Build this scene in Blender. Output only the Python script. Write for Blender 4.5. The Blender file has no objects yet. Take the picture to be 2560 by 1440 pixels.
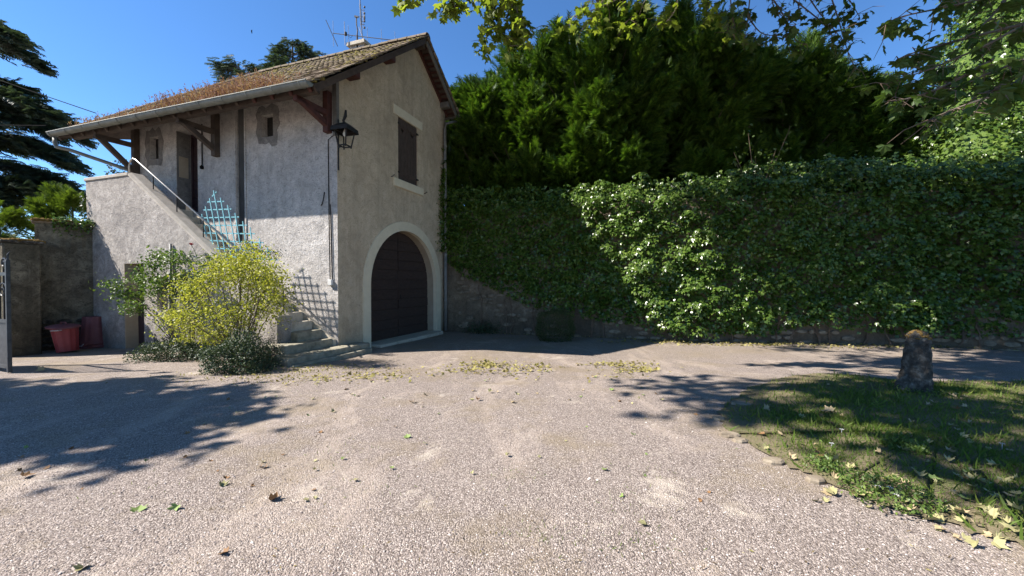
import bpy, bmesh, math, random
import numpy as np
from mathutils import Vector, Matrix
from mathutils.geometry import tessellate_polygon

random.seed(7)
rng = np.random.default_rng(11)
scene = bpy.context.scene
COL = scene.collection

# ------------------------------------------------------------------ camera
FP = 960.0; CAMH = 1.5; PITCH = math.radians(0.85)
cam_d = bpy.data.cameras.new('camera'); cam_d.sensor_width = 36.0
cam_d.lens = FP / 2560.0 * 36.0; cam_d.clip_start = 0.05; cam_d.clip_end = 3000
cam = bpy.data.objects.new('camera', cam_d); COL.objects.link(cam)
cam.location = (0, 0, CAMH); cam.rotation_euler = (math.radians(90) - PITCH, 0, 0)
scene.camera = cam

# ------------------------------------------------------------------ light
SUN = Vector((2.30, 0.38, -2.2)).normalized()       # direction the light travels
world = bpy.data.worlds.new('World'); scene.world = world; world.use_nodes = True
wn = world.node_tree.nodes; wl = world.node_tree.links
sky = wn.new('ShaderNodeTexSky'); sky.sky_type = 'NISHITA'; sky.sun_disc = False
sky.sun_elevation = math.asin(-SUN.z)
sky.sun_rotation = math.atan2(-SUN.x, -SUN.y)
sky.altitude = 1200; sky.air_density = 1.0; sky.dust_density = 0.0; sky.ozone_density = 6.5
bg = wn['Background']; bg.inputs['Strength'].default_value = 0.098
hs = wn.new('ShaderNodeHueSaturation'); hs.inputs['Saturation'].default_value = 1.1
wl.new(sky.outputs[0], hs.inputs['Color']); wl.new(hs.outputs[0], bg.inputs['Color'])
sun_d = bpy.data.lights.new('sun', 'SUN'); sun_d.energy = 5.0; sun_d.angle = math.radians(0.53)
sun_d.color = (1.0, 0.93, 0.86)
sun = bpy.data.objects.new('sun', sun_d); COL.objects.link(sun)
sun.rotation_euler = SUN.to_track_quat('-Z', 'Y').to_euler(); sun.location = (-20, 0, 25)
vs = scene.view_settings
vs.view_transform = 'Standard'; vs.look = 'None'; vs.exposure = 1.25; vs.gamma = 1.0
vs.use_curve_mapping = False
scene.cycles.max_bounces = 4; scene.cycles.diffuse_bounces = 3; scene.cycles.glossy_bounces = 2
scene.cycles.transmission_bounces = 3; scene.cycles.transparent_max_bounces = 6
scene.cycles.caustics_reflective = False; scene.cycles.caustics_refractive = False

# ------------------------------------------------------------------ survey: places measured on the photograph
def sm(a, b, x):
    k = min(1, max(0, (x - a) / (b - a))); return k * k * (3 - 2 * k)
def gz(x, y):
    return -0.013 * max(y, -5) - 0.13 * sm(5, 9, y)
def gzn(y):
    k = np.clip((y - 5) / 4, 0, 1); return -0.013 * np.maximum(y, -5) - 0.13 * k * k * (3 - 2 * k)
def ray(x, y):
    dx = (x - 1280) / FP; dy = -(y - 720) / FP
    return Vector((dx, math.cos(PITCH) + dy * math.sin(PITCH), -math.sin(PITCH) + dy * math.cos(PITCH)))
def at(px, py, Y):                                   # a point Y metres away
    r = ray(px, py); return Vector((r.x / r.y * Y, Y, CAMH + r.z / r.y * Y))
def gr(px, py):                                      # a point on the ground
    r = ray(px, py); z = -0.1
    for _ in range(30):
        k = (z - CAMH) / r.z; z = gz(r.x * k, r.y * k)
    return Vector((r.x * k, r.y * k, z))
def px_of(P):
    Z = P[2] - CAMH; d = P[1] * math.cos(PITCH) - Z * math.sin(PITCH); up = P[1] * math.sin(PITCH) + Z * math.cos(PITCH)
    if d < 0.05: return (-9999, -9999)
    return (1280 + FP * P[0] / d, 720 - FP * up / d)
_a = math.radians(18); _b = math.radians(20.5)
U = Vector((-math.cos(_a), math.sin(_a), 0)); V = Vector((math.sin(_b), math.cos(_b), 0))
CO = Vector((-4.233, 9.341, 0))
def H(s, t, z): return CO + U * s + V * t + Vector((0, 0, z))
_det = U.x * V.y - U.y * V.x
def _hit(px, py, P, d):
    n = (d.y, -d.x); r = ray(px, py); k = (P.x * n[0] + P.y * n[1]) / (r.x * n[0] + r.y * n[1])
    q = Vector((r.x * k, r.y * k, CAMH + r.z * k)); dx, dy = q.x - CO.x, q.y - CO.y
    return ((dx * V.y - dy * V.x) / _det, (U.x * dy - U.y * dx) / _det, q.z)
def fac(px, py, o=0): return _hit(px, py, CO - V * o, U)
def gab(px, py, o=0): return _hit(px, py, CO - U * o, V)

# ------------------------------------------------------------------ object helpers
def link(o, parent=None, label=None, cat=None, group=None, kind=None):
    COL.objects.link(o)
    if parent is not None:
        o.parent = parent
        if parent.name in ROOT: o.matrix_parent_inverse = Matrix.Translation(-ROOT[parent.name])
    if label: o['label'] = label
    if cat: o['category'] = cat
    if group: o['group'] = group
    if kind: o['kind'] = kind
    return o
ROOT = {}
def thing(name, loc, label, cat, group=None):
    o = bpy.data.objects.new(name, None); o.location = loc; o.empty_display_size = 0.2
    link(o, None, label, cat, group); ROOT[o.name] = Vector(loc); return o
class MB:
    def __init__(s): s.v = []; s.f = []
    def add(s, vs, fs):
        n = len(s.v); s.v += [tuple(q) for q in vs]; s.f += [tuple(i + n for i in q) for q in fs]
    def hexa(s, c):                                   # 8 corners: bottom 4 (ccw), top 4
        s.add(c, [(3, 2, 1, 0), (4, 5, 6, 7), (0, 1, 5, 4), (1, 2, 6, 5), (2, 3, 7, 6), (3, 0, 4, 7)])
    def hbox(s, s0, s1, t0, t1, z0, z1):
        s.hexa([H(s0, t0, z0), H(s0, t1, z0), H(s1, t1, z0), H(s1, t0, z0), H(s0, t0, z1), H(s0, t1, z1), H(s1, t1, z1), H(s1, t0, z1)])
    def beam(s, a, b, w, h, up=Vector((0, 0, 1))):
        a = Vector(a); b = Vector(b); d = (b - a).normalized(); r = d.cross(up)
        if r.length < 1e-4: r = d.cross(Vector((1, 0, 0)))
        r.normalize(); n = r.cross(d); r = r * (w / 2); n = n * (h / 2)
        s.hexa([a - r - n, a + r - n, b + r - n, b - r - n, a - r + n, a + r + n, b + r + n, b - r + n])
    def tube(s, pts, r, n=8, cap=True):
        pts = [Vector(q) for q in pts]; m = len(pts)
        rs = r if isinstance(r, (list, tuple)) else [r] * m
        base = len(s.v); ref = Vector((0.13, 0.21, 0.97))
        for i, q in enumerate(pts):
            d = (pts[min(i + 1, m - 1)] - pts[max(i - 1, 0)])
            d = d.normalized() if d.length > 1e-6 else Vector((0, 0, 1))
            x = d.cross(ref)
            if x.length < 0.05: x = d.cross(Vector((1, 0, 0)))
            x.normalize(); y = d.cross(x)
            for k in range(n):
                A = 2 * math.pi * k / n
                s.v.append(tuple(q + (x * math.cos(A) + y * math.sin(A)) * rs[i]))
        for i in range(m - 1):
            for k in range(n):
                a = base + i * n + k; b = base + i * n + (k + 1) % n
                s.f.append((a, b, b + n, a + n))
        if cap:
            s.f.append(tuple(base + k for k in reversed(range(n)))); s.f.append(tuple(base + (m - 1) * n + k for k in range(n)))
    def lathe(s, c, prof, n=24, axis=None):           # prof: list of (r, z)
        base = len(s.v); c = Vector(c); R = axis or Matrix.Identity(3)
        for r, z in prof:
            for k in range(n):
                A = 2 * math.pi * k / n
                s.v.append(tuple(c + R @ Vector((r * math.cos(A), r * math.sin(A), z))))
        for i in range(len(prof) - 1):
            for k in range(n):
                a = base + i * n + k; b = base + i * n + (k + 1) % n
                s.f.append((a, b, b + n, a + n))
        s.f.append(tuple(base + k for k in reversed(range(n)))); s.f.append(tuple(base + (len(prof) - 1) * n + k for k in range(n)))
    def build(s, name, mat, parent=None, smooth=False, bevel=0, **kw):
        me = bpy.data.meshes.new(name); me.from_pydata(s.v, [], s.f); me.validate(); me.update()
        if bevel or True:
            bm = bmesh.new(); bm.from_mesh(me); bmesh.ops.recalc_face_normals(bm, faces=bm.faces)
            if bevel:
                bmesh.ops.bevel(bm, geom=[e for e in bm.edges if len(e.link_faces) == 2 and e.calc_face_angle(0) > 0.5], offset=bevel, segments=1, affect='EDGES', clamp_overlap=True)
            bm.to_mesh(me); bm.free()
        me.materials.append(mat)
        if smooth:
            for p in me.polygons: p.use_smooth = True
        o = bpy.data.objects.new(name, me); return link(o, parent, **kw)
def np_obj(name, Vv, F, mat, parent=None, smooth=False, **kw):
    Vv = np.asarray(Vv, dtype=np.float32); F = np.asarray(F, dtype=np.int32)
    me = bpy.data.meshes.new(name); k = F.shape[1]
    me.vertices.add(len(Vv)); me.vertices.foreach_set('co', Vv.ravel())
    me.loops.add(F.size); me.loops.foreach_set('vertex_index', F.ravel())
    me.polygons.add(len(F)); me.polygons.foreach_set('loop_start', np.arange(0, F.size, k, dtype=np.int32))
    me.polygons.foreach_set('loop_total', np.full(len(F), k, dtype=np.int32))
    me.update(calc_edges=True); me.validate()
    if smooth: me.polygons.foreach_set('use_smooth', np.ones(len(F), dtype=bool))
    me.materials.append(mat)
    o = bpy.data.objects.new(name, me); return link(o, parent, **kw)
def unit(a): return a / (np.linalg.norm(a, axis=-1, keepdims=True) + 1e-9)
def scatter(T, F, P, Y, N, S):
    """copies of a leaf template: length along Y, face normal about N, sizes S"""
    T = np.asarray(T, float); F = np.asarray(F); P = np.asarray(P, float)
    Y = unit(np.asarray(Y, float)); X = unit(np.cross(Y, N)); Z = np.cross(X, Y)
    S = np.broadcast_to(np.asarray(S, float), (len(P),))
    W = (T[None, :, 0:1] * X[:, None] + T[None, :, 1:2] * Y[:, None] + T[None, :, 2:3] * Z[:, None]) * S[:, None, None] + P[:, None]
    G = F[None] + (np.arange(len(P)) * len(T))[:, None, None]
    return W.reshape(-1, 3), G.reshape(-1, F.shape[1])
def join(parts):
    Vs, Fs, n = [], [], 0
    for v, f in parts:
        Vs.append(v); Fs.append(f + n); n += len(v)
    return np.concatenate(Vs), np.concatenate(Fs)
def rnd(n, s=1.0): return rng.normal(0, s, (n, 3))

# leaf templates ---------------------------------------------------
OVAL = ([(0, 0, 0), (-.28, .35, .06), (0, .45, -.02), (.28, .35, .06), (-.2, .75, .02), (.2, .75, .02), (0, 1, -.08)],
        [(0, 2, 1), (0, 3, 2), (1, 2, 4), (2, 3, 5), (2, 6, 4), (2, 5, 6)])
IVY = ([(0, 0, 0), (-.38, -.08, -.03), (-.5, .35, -.05), (-.2, .52, .03), (0, 1, -.12), (.2, .52, .03), (.5, .35, -.05), (.38, -.08, -.03)],
       [(0, 2, 1), (0, 3, 2), (0, 4, 3), (0, 5, 4), (0, 6, 5), (0, 7, 6)])
PLANE = ([(0, .05, 0), (-.28, -.06, -.05), (-.62, .12, -.1), (-.42, .3, .02), (-.62, .62, -.1), (-.24, .6, .03), (0, 1.05, -.1),
          (.24, .6, .03), (.62, .62, -.1), (.42, .3, .02), (.62, .12, -.1), (.28, -.06, -.05)],
         [(0, i + 1, i) for i in range(1, 11)])
def frond_t(n=7, L=.34, ang=48, w=.035, droop=.25):
    T, F = [(-w * .5, 0, 0), (w * .5, 0, 0), (0, 1, -droop)], [(0, 1, 2)]
    for i in range(n):
        y = .08 + .84 * i / n; ln = L * (1 - .55 * abs(i / n - .3)) ; 
        for sx in (-1, 1):
            A = math.radians(ang + random.uniform(-8, 8)); zz = -droop * y * y + random.uniform(-.03, .03)
            k = len(T); dx, dy = sx * math.sin(A) * ln, math.cos(A) * ln
            T += [(0, y - w, zz), (0, y + w * 1.3, zz), (dx, y + dy, zz - .05 - random.uniform(0, .05))]
            F.append((k, k + 1, k + 2))
    return T, F
FROND = frond_t(8, .36, 42, .045, .22)
NEEDLE = frond_t(9, .26, 58, .05, .12)

# ------------------------------------------------------------------ materials
def newmat(name):
    m = bpy.data.materials.new(name); m.use_nodes = True
    nt = m.node_tree; return m, nt, nt.nodes, nt.links, nt.nodes['Principled BSDF']
def ramp(N, L, src, stops):
    r = N.new('ShaderNodeValToRGB'); L.new(src, r.inputs[0]); e = r.color_ramp.elements
    while len(e) < len(stops): e.new(0.5)
    for q, (p, c) in zip(e, stops): q.position = p; q.color = (c[0], c[1], c[2], 1)
    return r.outputs[0]
def noise(N, L, vec, scale, detail=5, rough=.6, dist=0, w=None):
    n = N.new('ShaderNodeTexNoise'); n.inputs['Scale'].default_value = scale; n.inputs['Detail'].default_value = detail
    n.inputs['Roughness'].default_value = rough; n.inputs['Distortion'].default_value = dist
    L.new(vec, n.inputs['Vector']); return n.outputs['Fac']
def mapv(N, L, vec, sc):
    m = N.new('ShaderNodeMapping'); m.inputs['Scale'].default_value = sc; L.new(vec, m.inputs['Vector']); return m.outputs[0]
def mixc(N, L, f, a, b, mode='MIX'):
    m = N.new('ShaderNodeMix'); m.data_type = 'RGBA'; m.blend_type = mode
    for sock, val in ((m.inputs[0], f), (m.inputs[6], a), (m.inputs[7], b)):
        if isinstance(val, (int, float)): sock.default_value = val
        elif isinstance(val, tuple): sock.default_value = (*val, 1)
        else: L.new(val, sock)
    return m.outputs[2]
def fmath(N, L, op, a, b=0.5):
    m = N.new('ShaderNodeMath'); m.operation = op
    for sock, val in ((m.inputs[0], a), (m.inputs[1], b)):
        if isinstance(val, (int, float)): sock.default_value = val
        else: L.new(val, sock)
    return m.outputs[0]
def bump(N, L, bs, hgt, strength, dist):
    b = N.new('ShaderNodeBump'); b.inputs['Strength'].default_value = strength; b.inputs['Distance'].default_value = dist
    L.new(hgt, b.inputs['Height'])
    if bs.inputs['Normal'].is_linked:
        L.new(bs.inputs['Normal'].links[0].from_socket, b.inputs['Normal'])
    L.new(b.outputs[0], bs.inputs['Normal'])
def oc(N): return N.new('ShaderNodeTexCoord').outputs['Object']
def simple(name, c1, c2, scale=8, rough=.7, bstr=.3, bdist=.01, bscale=40, metal=0, spec=.3, stretch=(1, 1, 1), c3=None):
    m, nt, N, L, bs = newmat(name); v = mapv(N, L, oc(N), stretch)
    n1 = noise(N, L, v, scale, 6, .65)
    st = [(.3, c1), (.7, c2)] if c3 is None else [(.28, c1), (.5, c2), (.72, c3)]
    L.new(ramp(N, L, n1, st), bs.inputs['Base Color'])
    bs.inputs['Roughness'].default_value = rough; bs.inputs['Metallic'].default_value = metal
    bs.inputs['Specular IOR Level'].default_value = spec
    if bstr: bump(N, L, bs, noise(N, L, v, bscale, 4, .6), bstr, bdist)
    return m
def stucco(name, base, dark, light, rel=.02, relscale=16, dirt=.6, streak=.35, worm=1.5):
    m, nt, N, L, bs = newmat(name); v = oc(N)
    big = noise(N, L, v, .55, 5, .65, .6); mid = noise(N, L, v, 3.5, 6, .7, .8); fine = noise(N, L, v, 26, 5, .7, worm)
    c = ramp(N, L, mid, [(.3, dark), (.5, base), (.68, light)])
    c = mixc(N, L, fmath(N, L, 'MULTIPLY', ramp(N, L, big, [(.42, (0, 0, 0)), (.66, (1, 1, 1))]), dirt), c, tuple(q * .62 for q in dark))
    sv = mapv(N, L, v, (2.2, 2.2, .14)); st = noise(N, L, sv, 1.6, 5, .7)
    c = mixc(N, L, fmath(N, L, 'MULTIPLY', ramp(N, L, st, [(.5, (0, 0, 0)), (.72, (1, 1, 1))]), streak), c, tuple(q * .5 for q in dark))
    c = mixc(N, L, fmath(N, L, 'MULTIPLY', ramp(N, L, fine, [(.35, (1, 1, 1)), (.55, (0, 0, 0))]), .45), c, dark)
    sp = noise(N, L, mapv(N, L, v, (1, 1, 1.25)), 15, 4, .62, worm)
    c = mixc(N, L, fmath(N, L, 'MULTIPLY', ramp(N, L, sp, [(.36, (1, 1, 1)), (.47, (0, 0, 0))]), .6), c, tuple(q * .6 for q in dark))
    c = mixc(N, L, fmath(N, L, 'MULTIPLY', ramp(N, L, noise(N, L, v, 1.3, 6, .75, 1.0), [(.52, (0, 0, 0)), (.6, (1, 1, 1))]), .28), c, dark)
    sz = N.new('ShaderNodeSeparateXYZ'); L.new(v, sz.inputs[0])
    spl = ramp(N, L, fmath(N, L, 'ADD', fmath(N, L, 'MULTIPLY', sz.outputs[2], .55), noise(N, L, v, 2.2, 6, .7)), [(.45, (1, 1, 1)), (.85, (0, 0, 0))])
    c = mixc(N, L, fmath(N, L, 'MULTIPLY', spl, .5), c, tuple(q * .5 for q in dark))
    L.new(c, bs.inputs['Base Color']); bs.inputs['Roughness'].default_value = .95; bs.inputs['Specular IOR Level'].default_value = .1
    h = noise(N, L, v, relscale, 6, .72, worm)
    bump(N, L, bs, h, .9, rel); bump(N, L, bs, noise(N, L, v, 4, 3, .5), .6, .02)
    return m
def leafmat(name, ca, cb, cc=None, rough=.5, trans=.35, spec=.4, patch=1.3):
    m, nt, N, L, bs = newmat(name); g = N.new('ShaderNodeNewGeometry')
    r = g.outputs['Random Per Island']
    big = noise(N, L, oc(N), patch, 3, .5)
    f = fmath(N, L, 'ADD', fmath(N, L, 'MULTIPLY', r, .6), fmath(N, L, 'MULTIPLY', big, .45))
    col = ramp(N, L, f, [(.15, ca), (.55, cb), (.95, cc or cb)])
    L.new(col, bs.inputs['Base Color']); bs.inputs['Roughness'].default_value = rough; bs.inputs['Specular IOR Level'].default_value = spec
    if trans:
        tr = N.new('ShaderNodeBsdfTranslucent'); mx = N.new('ShaderNodeMixShader'); mx.inputs[0].default_value = trans
        tc = mixc(N, L, 1.0, col, (1.15, 1.25, .55), 'MULTIPLY'); L.new(tc, tr.inputs['Color'])
        L.new(bs.outputs[0], mx.inputs[1]); L.new(tr.outputs[0], mx.inputs[2]); L.new(mx.outputs[0], N['Material Output'].inputs['Surface'])
    return m

M = {}
M['front'] = stucco('grey_stucco', (.57, .535, .495), (.35, .33, .31), (.70, .665, .625), .045, 13, .3, .3)
M['gable'] = stucco('beige_stucco', (.62, .52, .375), (.45, .37, .265), (.71, .61, .45), .018, 22, .4, .38, 2.5)
M['stair'] = stucco('pale_stucco', (.42, .385, .345), (.24, .222, .205), (.60, .55, .50), .035, 12, .3, .3)
M['patch'] = stucco('dark_plaster', (.23, .215, .20), (.14, .135, .13), (.32, .30, .28), .01, 18, .4, .3)
M['oldwall'] = stucco('stained_render', (.19, .165, .12), (.07, .062, .045), (.31, .275, .20), .02, 10, .8, .5)
M['mortar'] = stucco('retaining_mortar', (.23, .185, .13), (.12, .098, .072), (.33, .27, .20), .03, 8, .5, .3)
M['cream'] = simple('cream_paint', (.62, .56, .41), (.70, .64, .48), 5, .75, .25, .004, 60)
M['reveal'] = simple('tan_reveal', (.33, .27, .19), (.42, .35, .26), 4, .85, .3, .006, 40)
M['concrete'] = simple('worn_concrete', (.30, .265, .20), (.52, .465, .37), 5, .9, .5, .012, 30, c3=(.44, .39, .31))
M['concrete_dark'] = simple('mossy_concrete', (.16, .15, .11), (.38, .35, .27), 6, .95, .6, .015, 25)
M['coping'] = simple('coping_concrete', (.30, .27, .225), (.44, .40, .345), 5, .9, .4, .01, 30)
M['redwood'] = simple('oxblood_timber', (.05, .022, .018), (.10, .038, .03), 3, .65, .4, .006, 14, stretch=(4, 4, 4))
M['darkwood'] = simple('weathered_timber', (.045, .034, .028), (.10, .075, .058), 5, .8, .5, .01, 18)
M['greywood'] = simple('grey_timber', (.10, .095, .085), (.19, .175, .155), 6, .85, .5, .01, 22)
M['doorwood'] = simple('dark_door_wood', (.033, .023, .020), (.064, .043, .036), 7, .6, .4, .005, 30, stretch=(1, 1, 3))
M['shutter'] = simple('brown_shutter_wood', (.045, .032, .026), (.105, .078, .064), 14, .75, .5, .006, 40, stretch=(2, 2, .4))
M['maroon'] = simple('maroon_paint', (.028, .017, .020), (.050, .029, .033), 6, .5, .3, .004, 30)
M['zinc'] = simple('zinc', (.15, .155, .135), (.25, .26, .23), 5, .55, .3, .006, 14, .25)
M['pipe'] = simple('grey_pipe', (.15, .15, .145), (.24, .24, .23), 7, .6, .2, .004, 20, .1)
M['iron'] = simple('black_iron', (.018, .018, .018), (.045, .04, .036), 16, .55, .4, .004, 50, .4)
M['gateiron'] = simple('grey_gate_iron', (.035, .037, .040), (.075, .078, .082), 12, .5, .3, .004, 40, .2)
M['steel'] = simple('rail_steel', (.34, .32, .29), (.50, .48, .44), 14, .38, .2, .003, 50, .8)
M['blue'] = simple('faded_blue_paint', (.12, .33, .38), (.20, .44, .49), 20, .6, .3, .003, 60)
M['bin'] = simple('red_plastic', (.22, .035, .04), (.31, .06, .065), 4, .45, .15, .004, 20)
M['binold'] = simple('faded_red_plastic', (.16, .055, .06), (.22, .085, .09), 4, .6, .15, .004, 20)
M['white'] = simple('white_plastic', (.55, .55, .53), (.65, .65, .62), 6, .5, 0)
M['alu'] = simple('aluminium', (.5, .5, .52), (.62, .62, .64), 8, .4, 0, metal=.7)
M['cable'] = simple('black_cable', (.006, .006, .006), (.01, .01, .01), 8, .95, 0, spec=.05)
M['stone'] = simple('rubble_stone', (.09, .075, .055), (.22, .18, .13), 7, .95, .7, .015, 22, c3=(.30, .255, .19))
M['oldstone'] = simple('lichen_stone', (.022, .020, .017), (.062, .055, .046), 11, .98, .9, .02, 30, c3=(.20, .185, .155))
M['moss'] = simple('yellow_moss', (.10, .085, .03), (.21, .175, .06), 9, 1, .8, .02, 60, spec=.05)
M['brownmoss'] = simple('brown_moss', (.10, .065, .025), (.21, .14, .05), 9, 1, .8, .02, 50, spec=.05)
M['bark'] = simple('branch_bark', (.07, .055, .042), (.16, .135, .105), 5, .9, .5, .01, 24)
M['twig'] = simple('twig_bark', (.10, .07, .05), (.19, .14, .10), 6, .9, .3, .004, 30)
M['charcoal'] = simple('charcoal_plaster', (.03, .03, .029), (.12, .117, .112), 1.2, .95, .5, .01, 25, stretch=(1, 1, .5))  # mottled charcoal tone for the back of the wall groove
M['soil'] = None

# tiles: lichen and moss over brown clay
def tilemat():
    m, nt, N, L, bs = newmat('clay_tile'); v = oc(N); g = N.new('ShaderNodeNewGeometry')
    r = fmath(N, L, 'ADD', fmath(N, L, 'MULTIPLY', g.outputs['Random Per Island'], .5), fmath(N, L, 'MULTIPLY', noise(N, L, v, 9, 5, .7), .5))
    c = ramp(N, L, r, [(.2, (.075, .055, .042)), (.45, (.165, .125, .092)), (.75, (.30, .25, .195))])
    mo = ramp(N, L, noise(N, L, v, 2.4, 6, .7, .5), [(.44, (0, 0, 0)), (.56, (1, 1, 1))])
    c = mixc(N, L, fmath(N, L, 'MULTIPLY', mo, .6), c, (.135, .12, .062))
    L.new(c, bs.inputs['Base Color']); bs.inputs['Roughness'].default_value = .95; bs.inputs['Specular IOR Level'].default_value = .1
    bump(N, L, bs, noise(N, L, v, 45, 4, .7), .7, .012); return m
M['tile'] = tilemat()

def gravelmat():
    m, nt, N, L, bs = newmat('gravel'); v = oc(N)
    def cells(scale):
        w = N.new('ShaderNodeTexVoronoi'); w.inputs['Scale'].default_value = scale; w.inputs['Randomness'].default_value = 1
        L.new(v, w.inputs['Vector']); return w
    a = cells(105); b = cells(210)
    sep = N.new('ShaderNodeSeparateColor'); L.new(a.outputs['Color'], sep.inputs[0])
    c = ramp(N, L, sep.outputs[0], [(.0, (.13, .102, .086)), (.35, (.27, .225, .195)), (.7, (.375, .315, .275)), (1.0, (.60, .525, .46))])
    gap = ramp(N, L, a.outputs['Distance'], [(.28, (0, 0, 0)), (.62, (1, 1, 1))])
    c = mixc(N, L, fmath(N, L, 'MULTIPLY', gap, .5), c, (.14, .115, .098))
    sand = ramp(N, L, noise(N, L, v, 1.15, 8, .76, .7), [(.57, (0, 0, 0)), (.66, (1, 1, 1))])
    c = mixc(N, L, fmath(N, L, 'MULTIPLY', sand, .8), c, (.54, .47, .385))
    brown = ramp(N, L, noise(N, L, mapv(N, L, v, (1.1, 1.4, 1)), .55, 6, .7), [(.50, (0, 0, 0)), (.66, (1, 1, 1))])
    tr = ramp(N, L, noise(N, L, mapv(N, L, v, (.9, .28, 1)), 1.3, 8, .74, .8), [(.51, (0, 0, 0)), (.61, (1, 1, 1))])
    c = mixc(N, L, fmath(N, L, 'MULTIPLY', tr, .45), c, (.47, .39, .32))
    c = mixc(N, L, fmath(N, L, 'MULTIPLY', brown, .62), c, (.24, .19, .115))
    sx = N.new('ShaderNodeSeparateXYZ'); L.new(v, sx.inputs[0])
    far = ramp(N, L, fmath(N, L, 'ADD', fmath(N, L, 'DIVIDE', sx.outputs[1], 14), fmath(N, L, 'MULTIPLY', noise(N, L, v, .8, 5, .7), .3)), [(.70, (0, 0, 0)), (.92, (1, 1, 1))])
    c = mixc(N, L, fmath(N, L, 'MULTIPLY', far, .35), c, (.23, .19, .13))
    L.new(c, bs.inputs['Base Color']); bs.inputs['Roughness'].default_value = .9; bs.inputs['Specular IOR Level'].default_value = .2
    inv = fmath(N, L, 'SUBTRACT', 1.0, a.outputs['Distance']); inv2 = fmath(N, L, 'SUBTRACT', 1.0, b.outputs['Distance'])
    bump(N, L, bs, fmath(N, L, 'ADD', inv, fmath(N, L, 'MULTIPLY', inv2, .4)), .8, .011)
    bump(N, L, bs, noise(N, L, v, 2.5, 4, .6), .5, .03)
    return m
M['gravel'] = gravelmat()
M['soil'] = simple('lawn_soil', (.12, .10, .06), (.19, .16, .10), 2.2, 1, .8, .02, 60, c3=(.11, .135, .045), spec=.05)
M['earth'] = simple('dark_earth', (.05, .042, .03), (.09, .075, .05), 2, 1, .5, .02, 20, spec=.05)
def pebblemat():
    m, nt, N, L, bs = newmat('pebbles'); g = N.new('ShaderNodeNewGeometry')
    L.new(ramp(N, L, g.outputs['Random Per Island'], [(0, (.12, .095, .088)), (.3, (.26, .22, .20)), (.7, (.38, .325, .295)), (1, (.64, .58, .53))]), bs.inputs['Base Color'])
    bs.inputs['Roughness'].default_value = .85; return m
M['pebble'] = pebblemat()
M['glass'] = simple('lamp_glass', (.5, .5, .48), (.6, .6, .58), 3, .15, 0)
_g = M['glass'].node_tree.nodes['Principled BSDF']; _g.inputs['Transmission Weight'].default_value = .9; _g.inputs['Roughness'].default_value = .2

M['ivy'] = leafmat('ivy_leaves', (.026, .062, .009), (.080, .145, .022), (.20, .27, .058), .27, .28, .55, .9)
M['conifer'] = leafmat('conifer_fronds', (.018, .044, .008), (.050, .105, .014), (.13, .20, .026), .5, .3, .25, .5)
M['cedar'] = leafmat('cedar_needles', (.032, .052, .038), (.065, .095, .064), (.11, .145, .09), .6, .18, .25, .5)
M['limeconifer'] = leafmat('bright_conifer', (.05, .085, .012), (.10, .15, .02), (.17, .22, .035), .6, .3, .25, 1)
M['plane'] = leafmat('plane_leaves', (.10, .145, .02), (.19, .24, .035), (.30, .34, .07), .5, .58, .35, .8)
M['planeshade'] = leafmat('shaded_plane_leaves', (.03, .06, .014), (.06, .105, .022), (.12, .17, .04), .5, .38, .35, .8)  # darker copy of the plane leaves, backlit shade put into the colour
M['yellow'] = leafmat('yellow_leaves', (.15, .18, .03), (.35, .345, .055), (.56, .53, .13), .5, .35, .3, 2)
M['rose'] = leafmat('rose_leaves', (.045, .085, .018), (.095, .155, .03), (.19, .25, .055), .45, .3, .4, 1.5)
M['coto'] = leafmat('small_dark_leaves', (.022, .040, .018), (.048, .075, .032), (.10, .125, .06), .5, .15, .4, 2.5)
M['box'] = leafmat('box_leaves', (.03, .045, .014), (.055, .075, .022), (.085, .10, .035), .55, .15, .3, 2.5)
M['grass'] = leafmat('grass_blades', (.07, .125, .02), (.125, .19, .032), (.24, .24, .08), .6, .4, .2, .7)
M['sedum'] = leafmat('red_roof_stems', (.18, .085, .08), (.28, .15, .13), (.33, .25, .15), .8, .3, .2, 1.5)
M['dry'] = leafmat('dry_fallen_leaves', (.15, .11, .045), (.30, .265, .09), (.44, .40, .17), .7, .25, .2, 1.2)
M['petal'] = simple('red_petals', (.35, .012, .03), (.5, .02, .05), 20, .5, 0)
M['daisy'] = simple('white_petals', (.7, .7, .68), (.8, .8, .78), 20, .6, 0)
FALL = [simple('pale_yellow_leaf', (.25, .235, .10), (.38, .35, .18), 20, .6, .3, .004, 40), simple('green_leaf', (.13, .20, .05), (.25, .31, .10), 20, .6, .3, .004, 40),
        simple('brown_leaf', (.16, .085, .035), (.28, .16, .07), 20, .7, .3, .004, 40), simple('buff_leaf', (.29, .22, .12), (.42, .335, .20), 20, .7, .3, .004, 40)]

# ------------------------------------------------------------------ the ground
xs = np.unique(np.concatenate([np.linspace(-400, -30, 12), np.linspace(-30, 30, 121), np.linspace(30, 400, 12)]))
ys = np.unique(np.concatenate([np.linspace(-400, -20, 10), np.linspace(-20, 30, 126), np.linspace(30, 600, 14)]))
gx, gy = np.meshgrid(xs, ys); nx, ny = len(xs), len(ys)
gh = gzn(gy) + .012 * np.sin(gx * 1.3 + .7 * gy) * np.cos(gy * .9 - .4 * gx) * (np.abs(gx) < 30)
gv = np.stack([gx, gy, gh], -1).reshape(-1, 3)
ii, jj = np.meshgrid(np.arange(nx - 1), np.arange(ny - 1)); k0 = (jj * nx + ii).ravel()
np_obj('ground', gv, np.stack([k0, k0 + 1, k0 + nx + 1, k0 + nx], 1), M['gravel'], smooth=True, kind='structure', label='pinkish grey gravel yard')

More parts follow.
